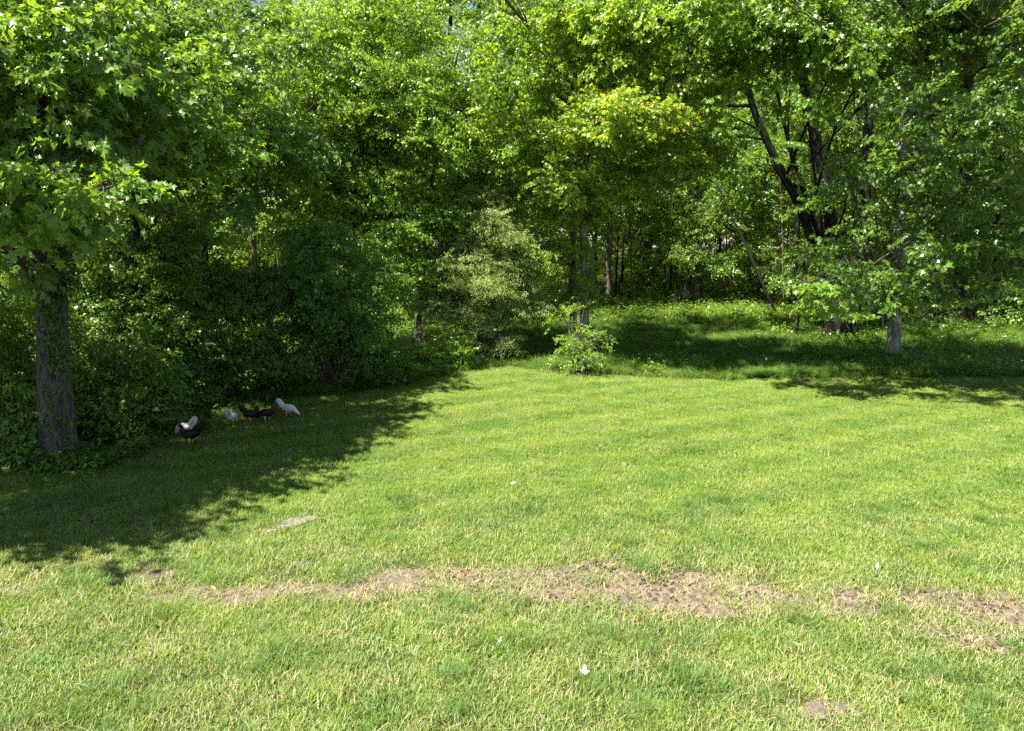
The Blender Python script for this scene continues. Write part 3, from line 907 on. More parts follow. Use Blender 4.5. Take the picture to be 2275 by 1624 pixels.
# -- the trunk pair in the middle, one ivied
g = G(1297, 792); d3 = g.y
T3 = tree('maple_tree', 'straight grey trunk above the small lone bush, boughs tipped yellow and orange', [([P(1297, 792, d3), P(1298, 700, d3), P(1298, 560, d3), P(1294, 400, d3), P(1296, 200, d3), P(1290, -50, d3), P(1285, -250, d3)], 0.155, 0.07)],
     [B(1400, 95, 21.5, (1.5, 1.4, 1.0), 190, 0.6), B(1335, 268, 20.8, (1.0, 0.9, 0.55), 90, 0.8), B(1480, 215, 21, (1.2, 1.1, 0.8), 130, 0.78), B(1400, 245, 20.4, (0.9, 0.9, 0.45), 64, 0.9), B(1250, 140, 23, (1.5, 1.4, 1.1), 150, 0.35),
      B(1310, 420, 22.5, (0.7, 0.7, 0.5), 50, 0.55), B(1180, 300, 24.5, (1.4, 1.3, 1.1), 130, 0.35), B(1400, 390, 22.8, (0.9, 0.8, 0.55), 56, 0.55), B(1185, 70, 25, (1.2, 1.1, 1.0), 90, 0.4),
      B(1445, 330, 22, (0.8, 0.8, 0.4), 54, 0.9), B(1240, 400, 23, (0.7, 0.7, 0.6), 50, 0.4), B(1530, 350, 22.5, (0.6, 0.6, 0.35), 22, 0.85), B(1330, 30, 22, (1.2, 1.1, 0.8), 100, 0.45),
      ((-1.4, 20.3, 11.2), (1.6, 1.3, 0.8), 75), ((0.2, 26.0, 13.0), (1.9, 1.6, 1.0), 190), ((3.2, 26.6, 13.2), (1.9, 1.6, 1.0), 190)],  # boughs on this line: unseen above the frame, added to shade the bank
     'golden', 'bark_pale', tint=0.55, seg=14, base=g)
g = G(1274, 790); d3b = g.y + 0.35
g = on_ground(P(1274, 790, d3b).x, d3b)
T3b = tree('vine_clad_tree', 'leafy vine-wrapped trunk standing close against the straight grey trunk', [([g, P(1273, 560, d3b), P(1270, 400, d3b), P(1262, 200, d3b), P(1262, -60, d3b)], 0.125, 0.06)],
     [B(1262, 390, d3b - 0.6, (0.55, 0.45, 0.9), 100, 0.6), B(1235, 480, d3b - 0.8, (0.6, 0.5, 0.65), 90, 0.85), B(1205, 560, d3b - 0.9, (0.7, 0.5, 0.5), 90, 0.75), B(1275, 580, d3b - 0.5, (0.35, 0.3, 0.75), 44, 0.5), B(1300, 330, d3b - 0.6, (0.5, 0.45, 0.7), 66, 0.6), B(1215, 200, d3b, (1.1, 1.0, 0.9), 130, 0.5), B(1265, 660, d3b - 0.5, (0.4, 0.3, 0.4), 30, 0.5), B(1190, 400, d3b - 0.3, (0.8, 0.7, 0.9), 90, 0.5)],
     'bright', 'bark_brown', tint=0.5, base=g, scale=0.85)

# -- pale forked trunk deeper in
g = G(1424, 655); d4 = g.y
tree('forked_tree', 'pale brown trunk forking low, deep behind the bright herbs', [([P(1424, 655, d4), P(1430, 570, d4), P(1436, 480, d4), P(1442, 380, d4), P(1480, 200, d4), P(1490, 0, d4)], 0.17, 0.07)],
     [B(1470, 400, d4 - 0.6, (1.4, 1.2, 0.5), 120, 0.8), B(1400, 470, d4 - 0.4, (1.0, 1.0, 0.6), 70, 0.5), B(1520, 300, d4, (2.0, 1.8, 1.4), 200), B(1500, 120, d4, (2.4, 2.2, 1.8), 230), B(1470, 590, d4 - 0.6, (0.9, 0.8, 0.5), 60, 0.6)],
     'back', 'bark_brown', tint=0.6, base=g,
     limbs=[([P(1434, 560, d4), P(1462, 510, d4), P(1490, 470, d4 + 0.2), P(1500, 440, d4 + 0.2)], 0.06, 0.02), ([P(1440, 640, d4 + 0.3), P(1444, 560, d4 + 0.3), P(1456, 480, d4 + 0.3), P(1470, 380, d4 + 0.3)], 0.09, 0.05)])

# -- the many-stemmed maple on the right
g = G(1862, 752); d5 = g.y
T5 = tree('many_stemmed_maple', 'large dark maple of several leaning stems at the edge of the clearing',
     [([P(1846, 750, d5), P(1838, 640, d5), P(1800, 520, d5 - 0.2), P(1762, 430, d5 - 0.4), P(1715, 340, d5 - 0.6), P(1672, 240, d5 - 0.8), P(1640, 120, d5 - 1.0), P(1610, -60, d5 - 1.2)], 0.20, 0.08),
      ([P(1870, 752, d5 + 0.1), P(1866, 640, d5 + 0.1), P(1850, 520, d5 + 0.1), P(1832, 400, d5), P(1806, 270, d5), P(1776, 140, d5), P(1745, -40, d5), P(1730, -300, d5)], 0.27, 0.11),
      ([P(1893, 750, d5 + 0.3), P(1905, 640, d5 + 0.4), P(1918, 520, d5 + 0.5), P(1925, 400, d5 + 0.5), P(1928, 280, d5 + 0.5), P(1930, 150, d5 + 0.5), P(1935, -50, d5 + 0.5), P(1940, -300, d5 + 0.5)], 0.23, 0.09),
      ([P(1862, 748, d5 - 0.2), P(1856, 660, d5 - 0.2), P(1836, 560, d5 - 0.3), P(1800, 470, d5 - 0.3), P(1768, 370, d5 - 0.4), P(1748, 300, d5 - 0.4), P(1720, 180, d5 - 0.4)], 0.14, 0.05)],
     [B(1590, 50, 21, (1.9, 1.7, 1.2), 260, 0.65), B(1740, 90, 20.5, (1.7, 1.6, 1.1), 240, 0.7), B(1480, 170, 23, (1.4, 1.3, 0.9), 120, 0.6), B(1890, 90, 21, (1.7, 1.6, 1.1), 220, 0.55), B(2050, 120, 22, (1.9, 1.8, 1.3), 138, 0.4),
      B(1790, 232, 20.5, (0.7, 0.6, 0.22), 17, 0.8), B(1560, 330, 24, (1.0, 1.0, 0.7), 80, 0.7), B(1900, 190, 20.5, (1.1, 0.9, 0.4), 18, 0.6),
      B(1950, -80, 22, (2.0, 1.8, 1.0), 70), B(1700, 350, 25, (0.8, 0.8, 0.4), 12, 0.5), B(1880, 430, 24, (0.9, 0.8, 0.5), 16, 0.4), B(1790, 560, 25, (0.8, 0.7, 0.5), 15, 0.4),
      ((6.2, 26.8, 13.2), (1.9, 1.6, 1.0), 190), ((9.0, 27.0, 13.3), (1.8, 1.6, 1.0), 170), B(1750, -180, 26, (2.2, 2.0, 1.3), 70), B(1920, -240, 27, (2.4, 2.2, 1.3), 80)],  # boughs in world coordinates: unseen above the frame, added to shade the bank
     'maple', 'bark_shade', seg=16, tint=0.6, base=g, twigmat='bark_shade',
     limbs=[([P(1665, 235, d5 - 0.8), P(1600, 235, d5 - 1.2), P(1540, 260, d5 - 1.5), P(1480, 300, d5 - 1.8)], 0.06, 0.015), ([P(1700, 310, d5 - 0.7), P(1630, 300, d5 - 1.0), P(1560, 330, d5 - 1.2), P(1500, 380, d5 - 1.4)], 0.05, 0.012),
            ([P(1660, 210, d5 - 0.8), P(1600, 170, d5 - 1.4), P(1540, 160, d5 - 1.8)], 0.05, 0.015), ([P(1926, 200, d5 + 0.5), P(1890, 205, d5), P(1850, 195, d5 - 0.6), P(1815, 180, d5 - 1.0)], 0.06, 0.02),
            ([P(1690, 290, d5 - 0.7), P(1610, 250, d5 - 1.0), P(1530, 290, d5 - 1.2), P(1470, 350, d5 - 1.3)], 0.035, 0.01), ([P(1768, 420, d5 - 0.4), P(1750, 300, d5), P(1755, 200, d5 + 0.3)], 0.05, 0.03)])

# -- slender grey trunk in front of it
g = G(1984, 796); d6 = g.y
T6 = tree('slender_maple', 'slender pale grey trunk at the lawn edge under low silvery boughs', [([P(1984, 796, d6), P(1990, 740, d6), P(1995, 660, d6), P(1999, 560, d6), P(2003, 440, d6), P(2006, 330, d6), P(2010, 180, d6), P(2012, 0, d6), P(2015, -200, d6)], 0.20, 0.085)],
     [B(2150, 240, 18.6, (1.6, 1.4, 1.0), 57), B(2060, 360, 19.2, (1.2, 1.1, 0.7), 30), B(2190, 420, 18.4, (1.3, 1.2, 0.8), 37), B(1945, 480, 20.5, (0.9, 0.8, 0.5), 15), B(2070, 540, 19.2, (1.2, 1.0, 0.6), 27), B(1890, 590, 19.5, (0.8, 0.7, 0.35), 13),
      B(2190, 610, 19.2, (1.1, 1.0, 0.6), 23), B(1985, 640, 19.4, (0.7, 0.7, 0.3), 19, 0.5), B(1850, 632, 17.8, (0.42, 0.35, 0.2), 22, 0.95), B(1865, 672, 17.9, (0.40, 0.3, 0.12), 14, 0.95), B(2100, 640, 19, (0.8, 0.7, 0.35), 13),
      B(2000, 420, 20.5, (1.3, 1.0, 0.8), 23), B(2120, 480, 19.5, (1.3, 1.0, 0.8), 27), B(1930, 560, 20.6, (0.9, 0.8, 0.6), 14), B(2010, 600, 19.8, (0.9, 0.8, 0.5), 15), B(1880, 380, 21, (1.0, 0.9, 0.6), 16), B(2230, 110, 19, (1.6, 1.5, 1.2), 105), B(2080, 30, 20, (1.7, 1.6, 1.2), 105), ((4.2, 17.0, 10.2), (1.7, 1.3, 0.8), 70), ((7.0, 15.6, 9.9), (2.0, 1.4, 0.9), 85), ((9.6, 15.4, 9.4), (2.0, 1.5, 1.0), 85), B(2200, -150, 19, (2.4, 2.2, 1.7), 200), B(2060, -220, 20, (2.2, 2.0, 1.7), 170), B(2290, 330, 18, (1.3, 1.3, 1.0), 62), B(2290, 540, 18.4, (1.1, 1.1, 0.8), 80)],  # boughs in world coordinates: out of view over the lawn, added to shade it
     'silver', 'bark_pale', seg=16, tint=0.42, base=g,
     limbs=[([P(2000, 560, d6), P(1950, 590, d6 - 2.5), P(1900, 615, d6 - 4.5), P(1850, 628, d6 - 6.3)], 0.035, 0.01), ([P(2004, 470, d6), P(2045, 440, d6 - 1), P(2090, 415, d6 - 2)], 0.05, 0.02)])

# -- leaning dead pole
g = G(1732, 708); d7 = g.y
mb = MB(); q = resample([g - Vector((0, 0, 0.1)), P(1690, 620, d7 + 0.1), P(1655, 540, d7 + 0.3), P(1620, 470, d7 + 0.4), P(1590, 400, d7 + 0.5)], 14)
tube(mb, q, np.linspace(0.075, 0.03, 14), 8)
rt = empty('leaning_dead_tree', g, 'thin dead trunk leaning left across the bright herbs', 'tree')
mb.build('trunk', M['bark_shade'], rt)
mb = MB(); tube(mb, resample([q[8], q[8] + np.array([-0.35, -0.1, 0.25]), q[8] + np.array([-0.6, -0.2, 0.7])], 6), np.linspace(0.02, 0.006, 6), 5)
mb.build('snapped_branch', M['bark_shade'], rt)

# -- individual trunks among the right-hand trees
def stem_tree(name, label, px, d, r, bark, kind, blobs, tint=0.5, group=None):
    g0 = P(px[0][0], px[0][1], d); g0 = on_ground(g0.x, d)
    pts = [g0] + [P(a, b, d) for a, b in px[1:]]
    return tree(name, label, [(pts, r, r * 0.45)], blobs, kind, bark, group=group, tint=tint, base=g0, density=1.0)
stem_tree('broadleaf_tree', 'grey-and-black blotched trunk just to the right of the slender pale trunk', [(2048, 700), (2048, 560), (2052, 430), (2050, 250), (2045, 0), (2045, -250)], 30, 0.24, 'bark_brown', 'back',
          [B(2040, 60, 30, (2.2, 2.0, 1.6), 190), B(2100, 240, 31, (1.8, 1.6, 1.2), 150), B(2000, -120, 30, (2.6, 2.4, 1.8), 190)])
stem_tree('broadleaf_tree', 'thin grey trunk between the blotched trunk and the black one', [(2072, 690), (2076, 560), (2088, 430), (2096, 250), (2100, 0)], 32, 0.12, 'bark', 'back',
          [B(2120, 120, 32, (1.8, 1.6, 1.4), 140), B(2080, -60, 32, (2.2, 2.0, 1.6), 150)])
stem_tree('broadleaf_tree', 'thick black trunk half hidden behind the low silvery boughs', [(2136, 720), (2136, 560), (2142, 440), (2150, 250), (2160, 0), (2165, -250)], 31, 0.27, 'bark_shade', 'back',
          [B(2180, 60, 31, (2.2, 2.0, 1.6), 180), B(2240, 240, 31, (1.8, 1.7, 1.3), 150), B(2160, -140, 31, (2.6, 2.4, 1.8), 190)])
stem_tree('broadleaf_tree', 'dark straight trunk near the right edge of the wood', [(2215, 700), (2216, 560), (2214, 430), (2220, 250), (2225, 0)], 33, 0.17, 'bark_shade', 'back',
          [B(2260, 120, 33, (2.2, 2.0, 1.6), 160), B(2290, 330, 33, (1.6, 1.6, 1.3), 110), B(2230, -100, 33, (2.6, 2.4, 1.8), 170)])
stem_tree('broadleaf_tree', 'short dark trunk seen through a gap left of the right-edge trunk', [(2170, 690), (2182, 520), (2192, 430), (2205, 300), (2200, 0)], 38, 0.16, 'bark_shade', 'back',
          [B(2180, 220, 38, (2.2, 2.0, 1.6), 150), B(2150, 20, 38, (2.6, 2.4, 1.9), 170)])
stem_tree('broadleaf_tree', 'dark trunk against the small patch of sky near the top middle', [(1000, 700), (1002, 400), (1003, 220), (1001, 80), (998, -100)], 40, 0.20, 'bark_shade', 'back',
          [B(960, -20, 40, (2.0, 2.0, 1.4), 130, 0.3), B(1060, -70, 40, (2.0, 2.0, 1.2), 130, 0.3), B(960, -120, 39, (3.4, 3.0, 1.5), 230), B(860, -110, 37, (3.0, 2.8, 1.4), 200)], 0.3)  # last pair of boughs: out of view, added to block light above the gap
stem_tree('broadleaf_tree', 'forked dark trunk right of the small patch of sky', [(1040, 690), (1046, 400), (1048, 230), (1060, 60), (1075, -100)], 42, 0.22, 'bark_shade', 'back',
          [B(1120, -20, 42, (2.2, 2.0, 1.5), 140, 0.3), B(1160, 180, 42, (2.0, 2.0, 1.5), 130, 0.4)], 0.3)
rt = empty('dead_snag', on_ground(P(1050, 690, 39).x, 39), 'bleached dead branch slanting up in the gap below the sky patch', 'dead branch')
mb = MB(); tube(mb, resample([P(1020, 200, 39), P(1040, 140, 39), P(1072, 60, 38.8)], 8), np.linspace(0.05, 0.015, 8), 6); mb.build('branch', M['dead'], rt)

# ------------------------------------------------------------------ bushes along the edge
def bush(name, label, X, Y, blobs, kind, **kw):
    g = G(X, Y)
    return shrub(name, label, g, blobs, kind, **kw)
bush('rounded_bush', 'tall rounded dark green bush, its right side in sun', 745, 862,
     [B(745, 640, 19.6, (1.4, 1.2, 1.2), 247, 0.45), B(800, 720, 19.4, (1.0, 1.0, 0.9), 157, 0.6), B(690, 760, 19.2, (1.0, 0.9, 0.8), 112, 0.35), B(740, 540, 20.2, (0.9, 0.9, 0.8), 180, 0.5), B(820, 610, 19.9, (0.7, 0.8, 0.8), 112, 0.8), B(825, 800, 19.5, (0.6, 0.6, 0.45), 100, 0.5), B(650, 640, 20, (0.9, 0.9, 1.0), 150, 0.3)],
     'bushy', nstem=10, stem_r=0.03, tint=0.5)
bush('grey_green_bush', 'pale grey-green olive bush standing in full sun at the path mouth', 1065, 806,
     [B(1065, 600, 24.0, (1.4, 1.2, 1.1), 620, 0.65), B(1105, 500, 24.4, (1.0, 0.9, 0.9), 330, 0.65), B(1020, 690, 23.8, (1.0, 0.9, 0.7), 240, 0.5), B(1120, 680, 24.0, (0.9, 0.8, 0.7), 210, 0.45), B(1090, 430, 25.2, (0.8, 0.8, 0.7), 170, 0.5), B(1000, 610, 24, (0.8, 0.7, 0.7), 150, 0.55), B(1130, 560, 24.2, (0.8, 0.7, 0.7), 140, 0.6), B(1160, 600, 24.6, (0.7, 0.7, 0.6), 120, 0.5), B(1060, 760, 23.6, (0.8, 0.7, 0.35), 90, 0.4)],
     'olive', nstem=9, stem_r=0.025)
bush('lone_bush', 'small lone bush standing on the lawn edge beneath the grey trunk', 1290, 832,
     [B(1285, 745, 21.6, (0.46, 0.40, 0.34), 30, 0.5), B(1318, 790, 21.4, (0.42, 0.36, 0.26), 26, 0.25), B(1245, 795, 21.5, (0.36, 0.36, 0.2), 14, 0.5), B(1258, 706, 21.8, (0.25, 0.25, 0.22), 10, 0.75), B(1322, 728, 21.6, (0.32, 0.3, 0.2), 15, 0.6), B(1290, 690, 21.7, (0.2, 0.2, 0.2), 7, 0.8)],
     'bright', nstem=7, stem_r=0.02, scale=0.62)
bush('low_shrub', 'low bright shrub spilling onto the lawn before the olive bush', 945, 830,
     [B(955, 770, 22.2, (0.7, 0.6, 0.42), 110, 0.7), B(985, 745, 22.4, (0.45, 0.4, 0.3), 50, 0.8), B(915, 795, 21.8, (0.5, 0.45, 0.25), 50, 0.75), B(960, 815, 21.6, (0.7, 0.4, 0.14), 50, 0.7)],
     'bright', nstem=8, stem_r=0.012, scale=0.62)
bush('leafy_shrub', 'dark leafy shrub in shade right behind the ivy-clad trunk', 250, 985,
     [B(240, 880, 14.4, (0.8, 0.8, 0.7), 150, 0.4), B(285, 905, 15.0, (0.6, 0.6, 0.5), 80, 0.4), B(215, 780, 15, (0.7, 0.7, 0.7), 90, 0.4), B(215, 950, 14.1, (0.4, 0.4, 0.35), 40, 0.5)],
     'back', nstem=8, scale=0.8)
bush('feathery_shrub', 'low feathery shrub in the shade behind the leftmost hens', 360, 940,
     [B(350, 835, 16.4, (0.8, 0.7, 0.5), 150, 0.4), B(400, 870, 16.6, (0.5, 0.5, 0.35), 70, 0.35), B(300, 800, 16.4, (0.7, 0.7, 0.6), 110, 0.4)],
     'bushy', nstem=8, scale=0.9)
bush('thicket_shrub', 'tangled shady shrub in the dark hollow above the hens', 480, 900,
     [B(470, 760, 18, (1.2, 1.1, 1.1), 260, 0.4), B(560, 800, 18.2, (0.9, 0.9, 0.8), 160, 0.3), B(420, 640, 18.6, (1.2, 1.1, 1.0), 220, 0.45), B(540, 640, 19, (1.0, 1.0, 0.9), 170, 0.4)],
     'back', nstem=12, stem_r=0.02, scale=0.8)
bush('thicket_shrub', 'dim shrub mass left of the tangled hollow, behind the ivy-clad trunk', 280, 900,
     [B(270, 640, 17, (1.2, 1.1, 1.0), 220, 0.45), B(330, 720, 16.6, (1.0, 1.0, 0.8), 190, 0.45), B(200, 620, 17, (0.9, 0.9, 0.9), 140, 0.5), B(360, 560, 18, (1.0, 1.0, 0.8), 140, 0.5)],
     'back', nstem=12, stem_r=0.02, scale=0.8)
bush('edge_shrub', 'sunlit shrub at the left frame edge beside the stout trunk', 40, 1040,
     [B(30, 900, 13.2, (0.8, 0.8, 0.8), 170, 0.65), B(20, 760, 13.6, (0.8, 0.8, 0.8), 150, 0.6), B(50, 990, 12.8, (0.6, 0.6, 0.4), 90, 0.7), B(40, 660, 14, (0.7, 0.7, 0.7), 110, 0.6)],
     'back', nstem=10, scale=0.75)
bush('sapling', 'leafy sapling growing between the forked trunk and the leaning pole', 1500, 690,
     [B(1500, 560, 36, (1.1, 1.2, 1.0), 60, 0.5), B(1560, 500, 37, (1.4, 1.5, 1.2), 80, 0.6), B(1620, 580, 36.5, (1.2, 1.3, 0.9), 60, 0.5)], 'back', nstem=6, bark='bark_shade')
bush('sapling', 'leafy sapling just behind the leaning dead pole', 1690, 680,
     [B(1700, 550, 36, (1.3, 1.4, 1.0), 66, 0.5), B(1660, 430, 37, (1.4, 1.5, 1.1), 80, 0.6), B(1750, 610, 34, (0.7, 0.7, 0.5), 30, 0.5)], 'back', nstem=6, bark='bark_shade')

# foot of the big maple: weeds in a patch of sun
X = np.concatenate([G(120, 1045).x + RNG.normal(size=60) * 0.55, G(20, 1040).x + RNG.normal(size=60) * 0.6]); Y = np.concatenate([d1 - 0.35 + RNG.normal(size=60) * 0.15, d1 - 0.1 + RNG.normal(size=60) * 0.3])
lay('foot_weeds', 'weed', X, Y, 0.5, 0.9, 0.15, 'small bright weeds round the foot of the stout trunk', 0.7)

# ------------------------------------------------------------------ the wood behind
def wood():
    placed = []
    tries = 0
    names = [('back_tree', 'slim dark tree in the depth of the wood', 'trees in the depth of the wood')]
    while len(placed) < 62 and tries < 3000:
        tries += 1
        y = RNG.uniform(29, 66); x = RNG.uniform(-0.80, 0.80) * y
        if y < 36 and 0.05 * y < x < 0.36 * y: continue                 # the grassy clearing
        if abs(x + 0.070 * y) < 1.5 and y < 70: continue     # the gap with sky
        if any((x - a) ** 2 + (y - b) ** 2 < (2.0 + 0.02 * y) ** 2 for a, b in placed): continue
        placed.append((x, y))
    for x, y in placed:
        h = RNG.uniform(11, 14) + 0.11 * (y - 29) + 2.0 * RNG.random(); r0 = RNG.uniform(0.09, 0.20)
        g = on_ground(x, y)
        lean = RNG.normal(size=2) * 0.7
        pts = [g + Vector((lean[0] * t * t, lean[1] * t * t, h * t)) for t in (0, .2, .4, .6, .8, 1.0)]
        bl = []
        low = RNG.uniform(2.5, 5.5)
        for k in range(9):
            z = low + (h - low) * (k / 8) ** 0.9
            rr = RNG.uniform(1.3, 2.2) * (1.15 - 0.3 * k / 8)
            an = RNG.random() * 6.28; off = RNG.uniform(0.3, 1.7)
            bl.append((g + Vector((math.cos(an) * off + lean[0] * (z / h) ** 2, math.sin(an) * off + lean[1] * (z / h) ** 2, z)), (rr, rr, rr * 0.7), int((34 if k < 6 else 22) * rr), RNG.uniform(0.3, 0.75)))
        tree('wood_tree', 'slim tree among many alike in the depth of the wood', [(pts, r0, 0.04)], bl, 'back',
             ['bark_shade', 'bark_brown', 'bark'][RNG.integers(3)], group='trees in the depth of the wood', seg=7, sub=False, tint=0.5, scale=1.25)
    # bare poles and saplings between them
    for k in range(104):
        y = RNG.uniform(27, 52); x = RNG.uniform(-0.72, 0.78) * y
        if k >= 70: y = RNG.uniform(37, 50); x = RNG.uniform(0.10, 0.50) * y
        if y < 34 and 0.05 * y < x < 0.36 * y: continue
        g = on_ground(x, y); h = RNG.uniform(3.5, 9) + (2.5 if k >= 70 else 0)
        l = RNG.normal(size=2) * 0.35
        root = empty('thin_pole_tree', g, 'thin bare-stemmed sapling among many alike in the shade of the wood', 'sapling', 'thin saplings in the shade of the wood')
        mb = MB(); tube(mb, resample([g - Vector((0, 0, .1)), g + Vector((l[0] * .4, l[1] * .4, h * .5)), g + Vector((l[0], l[1], h))], 8), np.linspace(RNG.uniform(0.03, 0.07), 0.012, 8), 6)
        mb.build('trunk', M[['bark_shade', 'bark_shade', 'twig'][RNG.integers(3)]], root)
        p, rot, scl, t, pc = blob_sprays(g + Vector((l[0], l[1], h)), (0.9, 0.9, 0.8), 40, 0.5, 1.0)
        scatter('crown', 'back', p, rot, scl, t, root)
wood()
# understorey and the far mass that closes the view
n = 3000
y = RNG.uniform(27, 62, n); x = RNG.uniform(-0.8, 0.8, n) * y
k = ~((y < 36) & (x > 0.03 * y) & (x < 0.40 * y))
x, y = x[k], y[k]; n = len(x)
z = height(x, y) + 0.3 + 3.2 * RNG.random(n) ** 1.5 * np.clip(fbm(x * .3, y * .3, 151, 2) * 2 - 0.3, 0.1, 1.2)
o = scatter('understorey', 'back', np.stack([x, y, z], 1), np.stack([RNG.normal(size=n) * .4, RNG.uniform(-.3, .7, n), RNG.random(n) * 6.28], 1), RNG.uniform(0.9, 1.5, n), np.clip(0.5 + RNG.normal(size=n) * .2, 0, 1))
tag(o, 'loose leafy understorey between the trunks of the wood', None, None, 'stuff')
n = 15000
y = RNG.uniform(62, 84, n); x = RNG.uniform(-0.85, 0.85, n) * y
z = height(x, y) + 25 * RNG.random(n)
k = (fbm(x * .22, z * .22, 171, 3) > 0.36) & (np.abs(x + 0.070 * y + 0.6 * np.sin(z)) > 1.3 * (z > 9) * (z < 21))
x, y, z = x[k], y[k], z[k]; n = len(x)
o = scatter('distant_wood', 'back', np.stack([x, y, z], 1), np.stack([RNG.normal(size=n) * .5, RNG.uniform(-.3, .8, n), RNG.random(n) * 6.28], 1), RNG.uniform(1.8, 2.8, n), np.clip(0.5 + RNG.normal(size=n) * .2, 0, 1))
tag(o, 'far trees of the wood that close the view', None, None, 'stuff')

# ------------------------------------------------------------------ hens
def hen_materials():
    w = plain_material('white_feathers', (0.40, 0.39, 0.36), (0.62, 0.61, 0.57), 26, 0.8, 0.2)
    k = plain_material('black_feathers', (0.006, 0.0055, 0.006), (0.018, 0.014, 0.013), 26, 0.6, 0.2)
    b = plain_material('brown_feathers', (0.045, 0.020, 0.011), (0.120, 0.052, 0.024), 26, 0.6)
    d = plain_material('dark_brown_feathers', (0.010, 0.007, 0.006), (0.030, 0.016, 0.011), 26, 0.7, 0.15)
    l = plain_material('yellow_legs', (0.38, 0.27, 0.09), (0.50, 0.38, 0.15), 40, 0.6)
    r = plain_material('red_comb', (0.40, 0.025, 0.02), (0.55, 0.05, 0.035), 40, 0.5)
    e = plain_material('hen_eye', (0.01, 0.006, 0.004), (0.02, 0.01, 0.006), 10, 0.2)
    g = plain_material('grey_white_feathers', (0.30, 0.29, 0.27), (0.48, 0.47, 0.44), 26, 0.8, 0.2)
    return dict(white=w, black=k, brown=b, dark=d, leg=l, red=r, eye=e, grey=g)
HM = hen_materials()

def loft(mb, secs, seg=14):
    """secs: (x, z, half width, half height); sections stand across the curve in the x-z plane"""
    s = np.array(secs, float)
    t = np.gradient(s[:, :2], axis=0); t /= np.linalg.norm(t, axis=1)[:, None]
    a = np.arange(seg) * 2 * PI / seg
    v = []
    for i in range(len(s)):
        nx_, nz_ = -t[i, 1], t[i, 0]
        for q in a:
            v.append((s[i, 0] + nx_ * math.sin(q) * s[i, 3], math.cos(q) * s[i, 2], s[i, 1] + nz_ * math.sin(q) * s[i, 3]))
    f = []
    for i in range(len(s) - 1):
        for k in range(seg):
            k2 = (k + 1) % seg
            f.append((i * seg + k, i * seg + k2, (i + 1) * seg + k2, (i + 1) * seg + k))
    f.append(tuple(range(seg))[::-1]); f.append(tuple((len(s) - 1) * seg + k for k in range(seg)))
    mb.add(v, f)

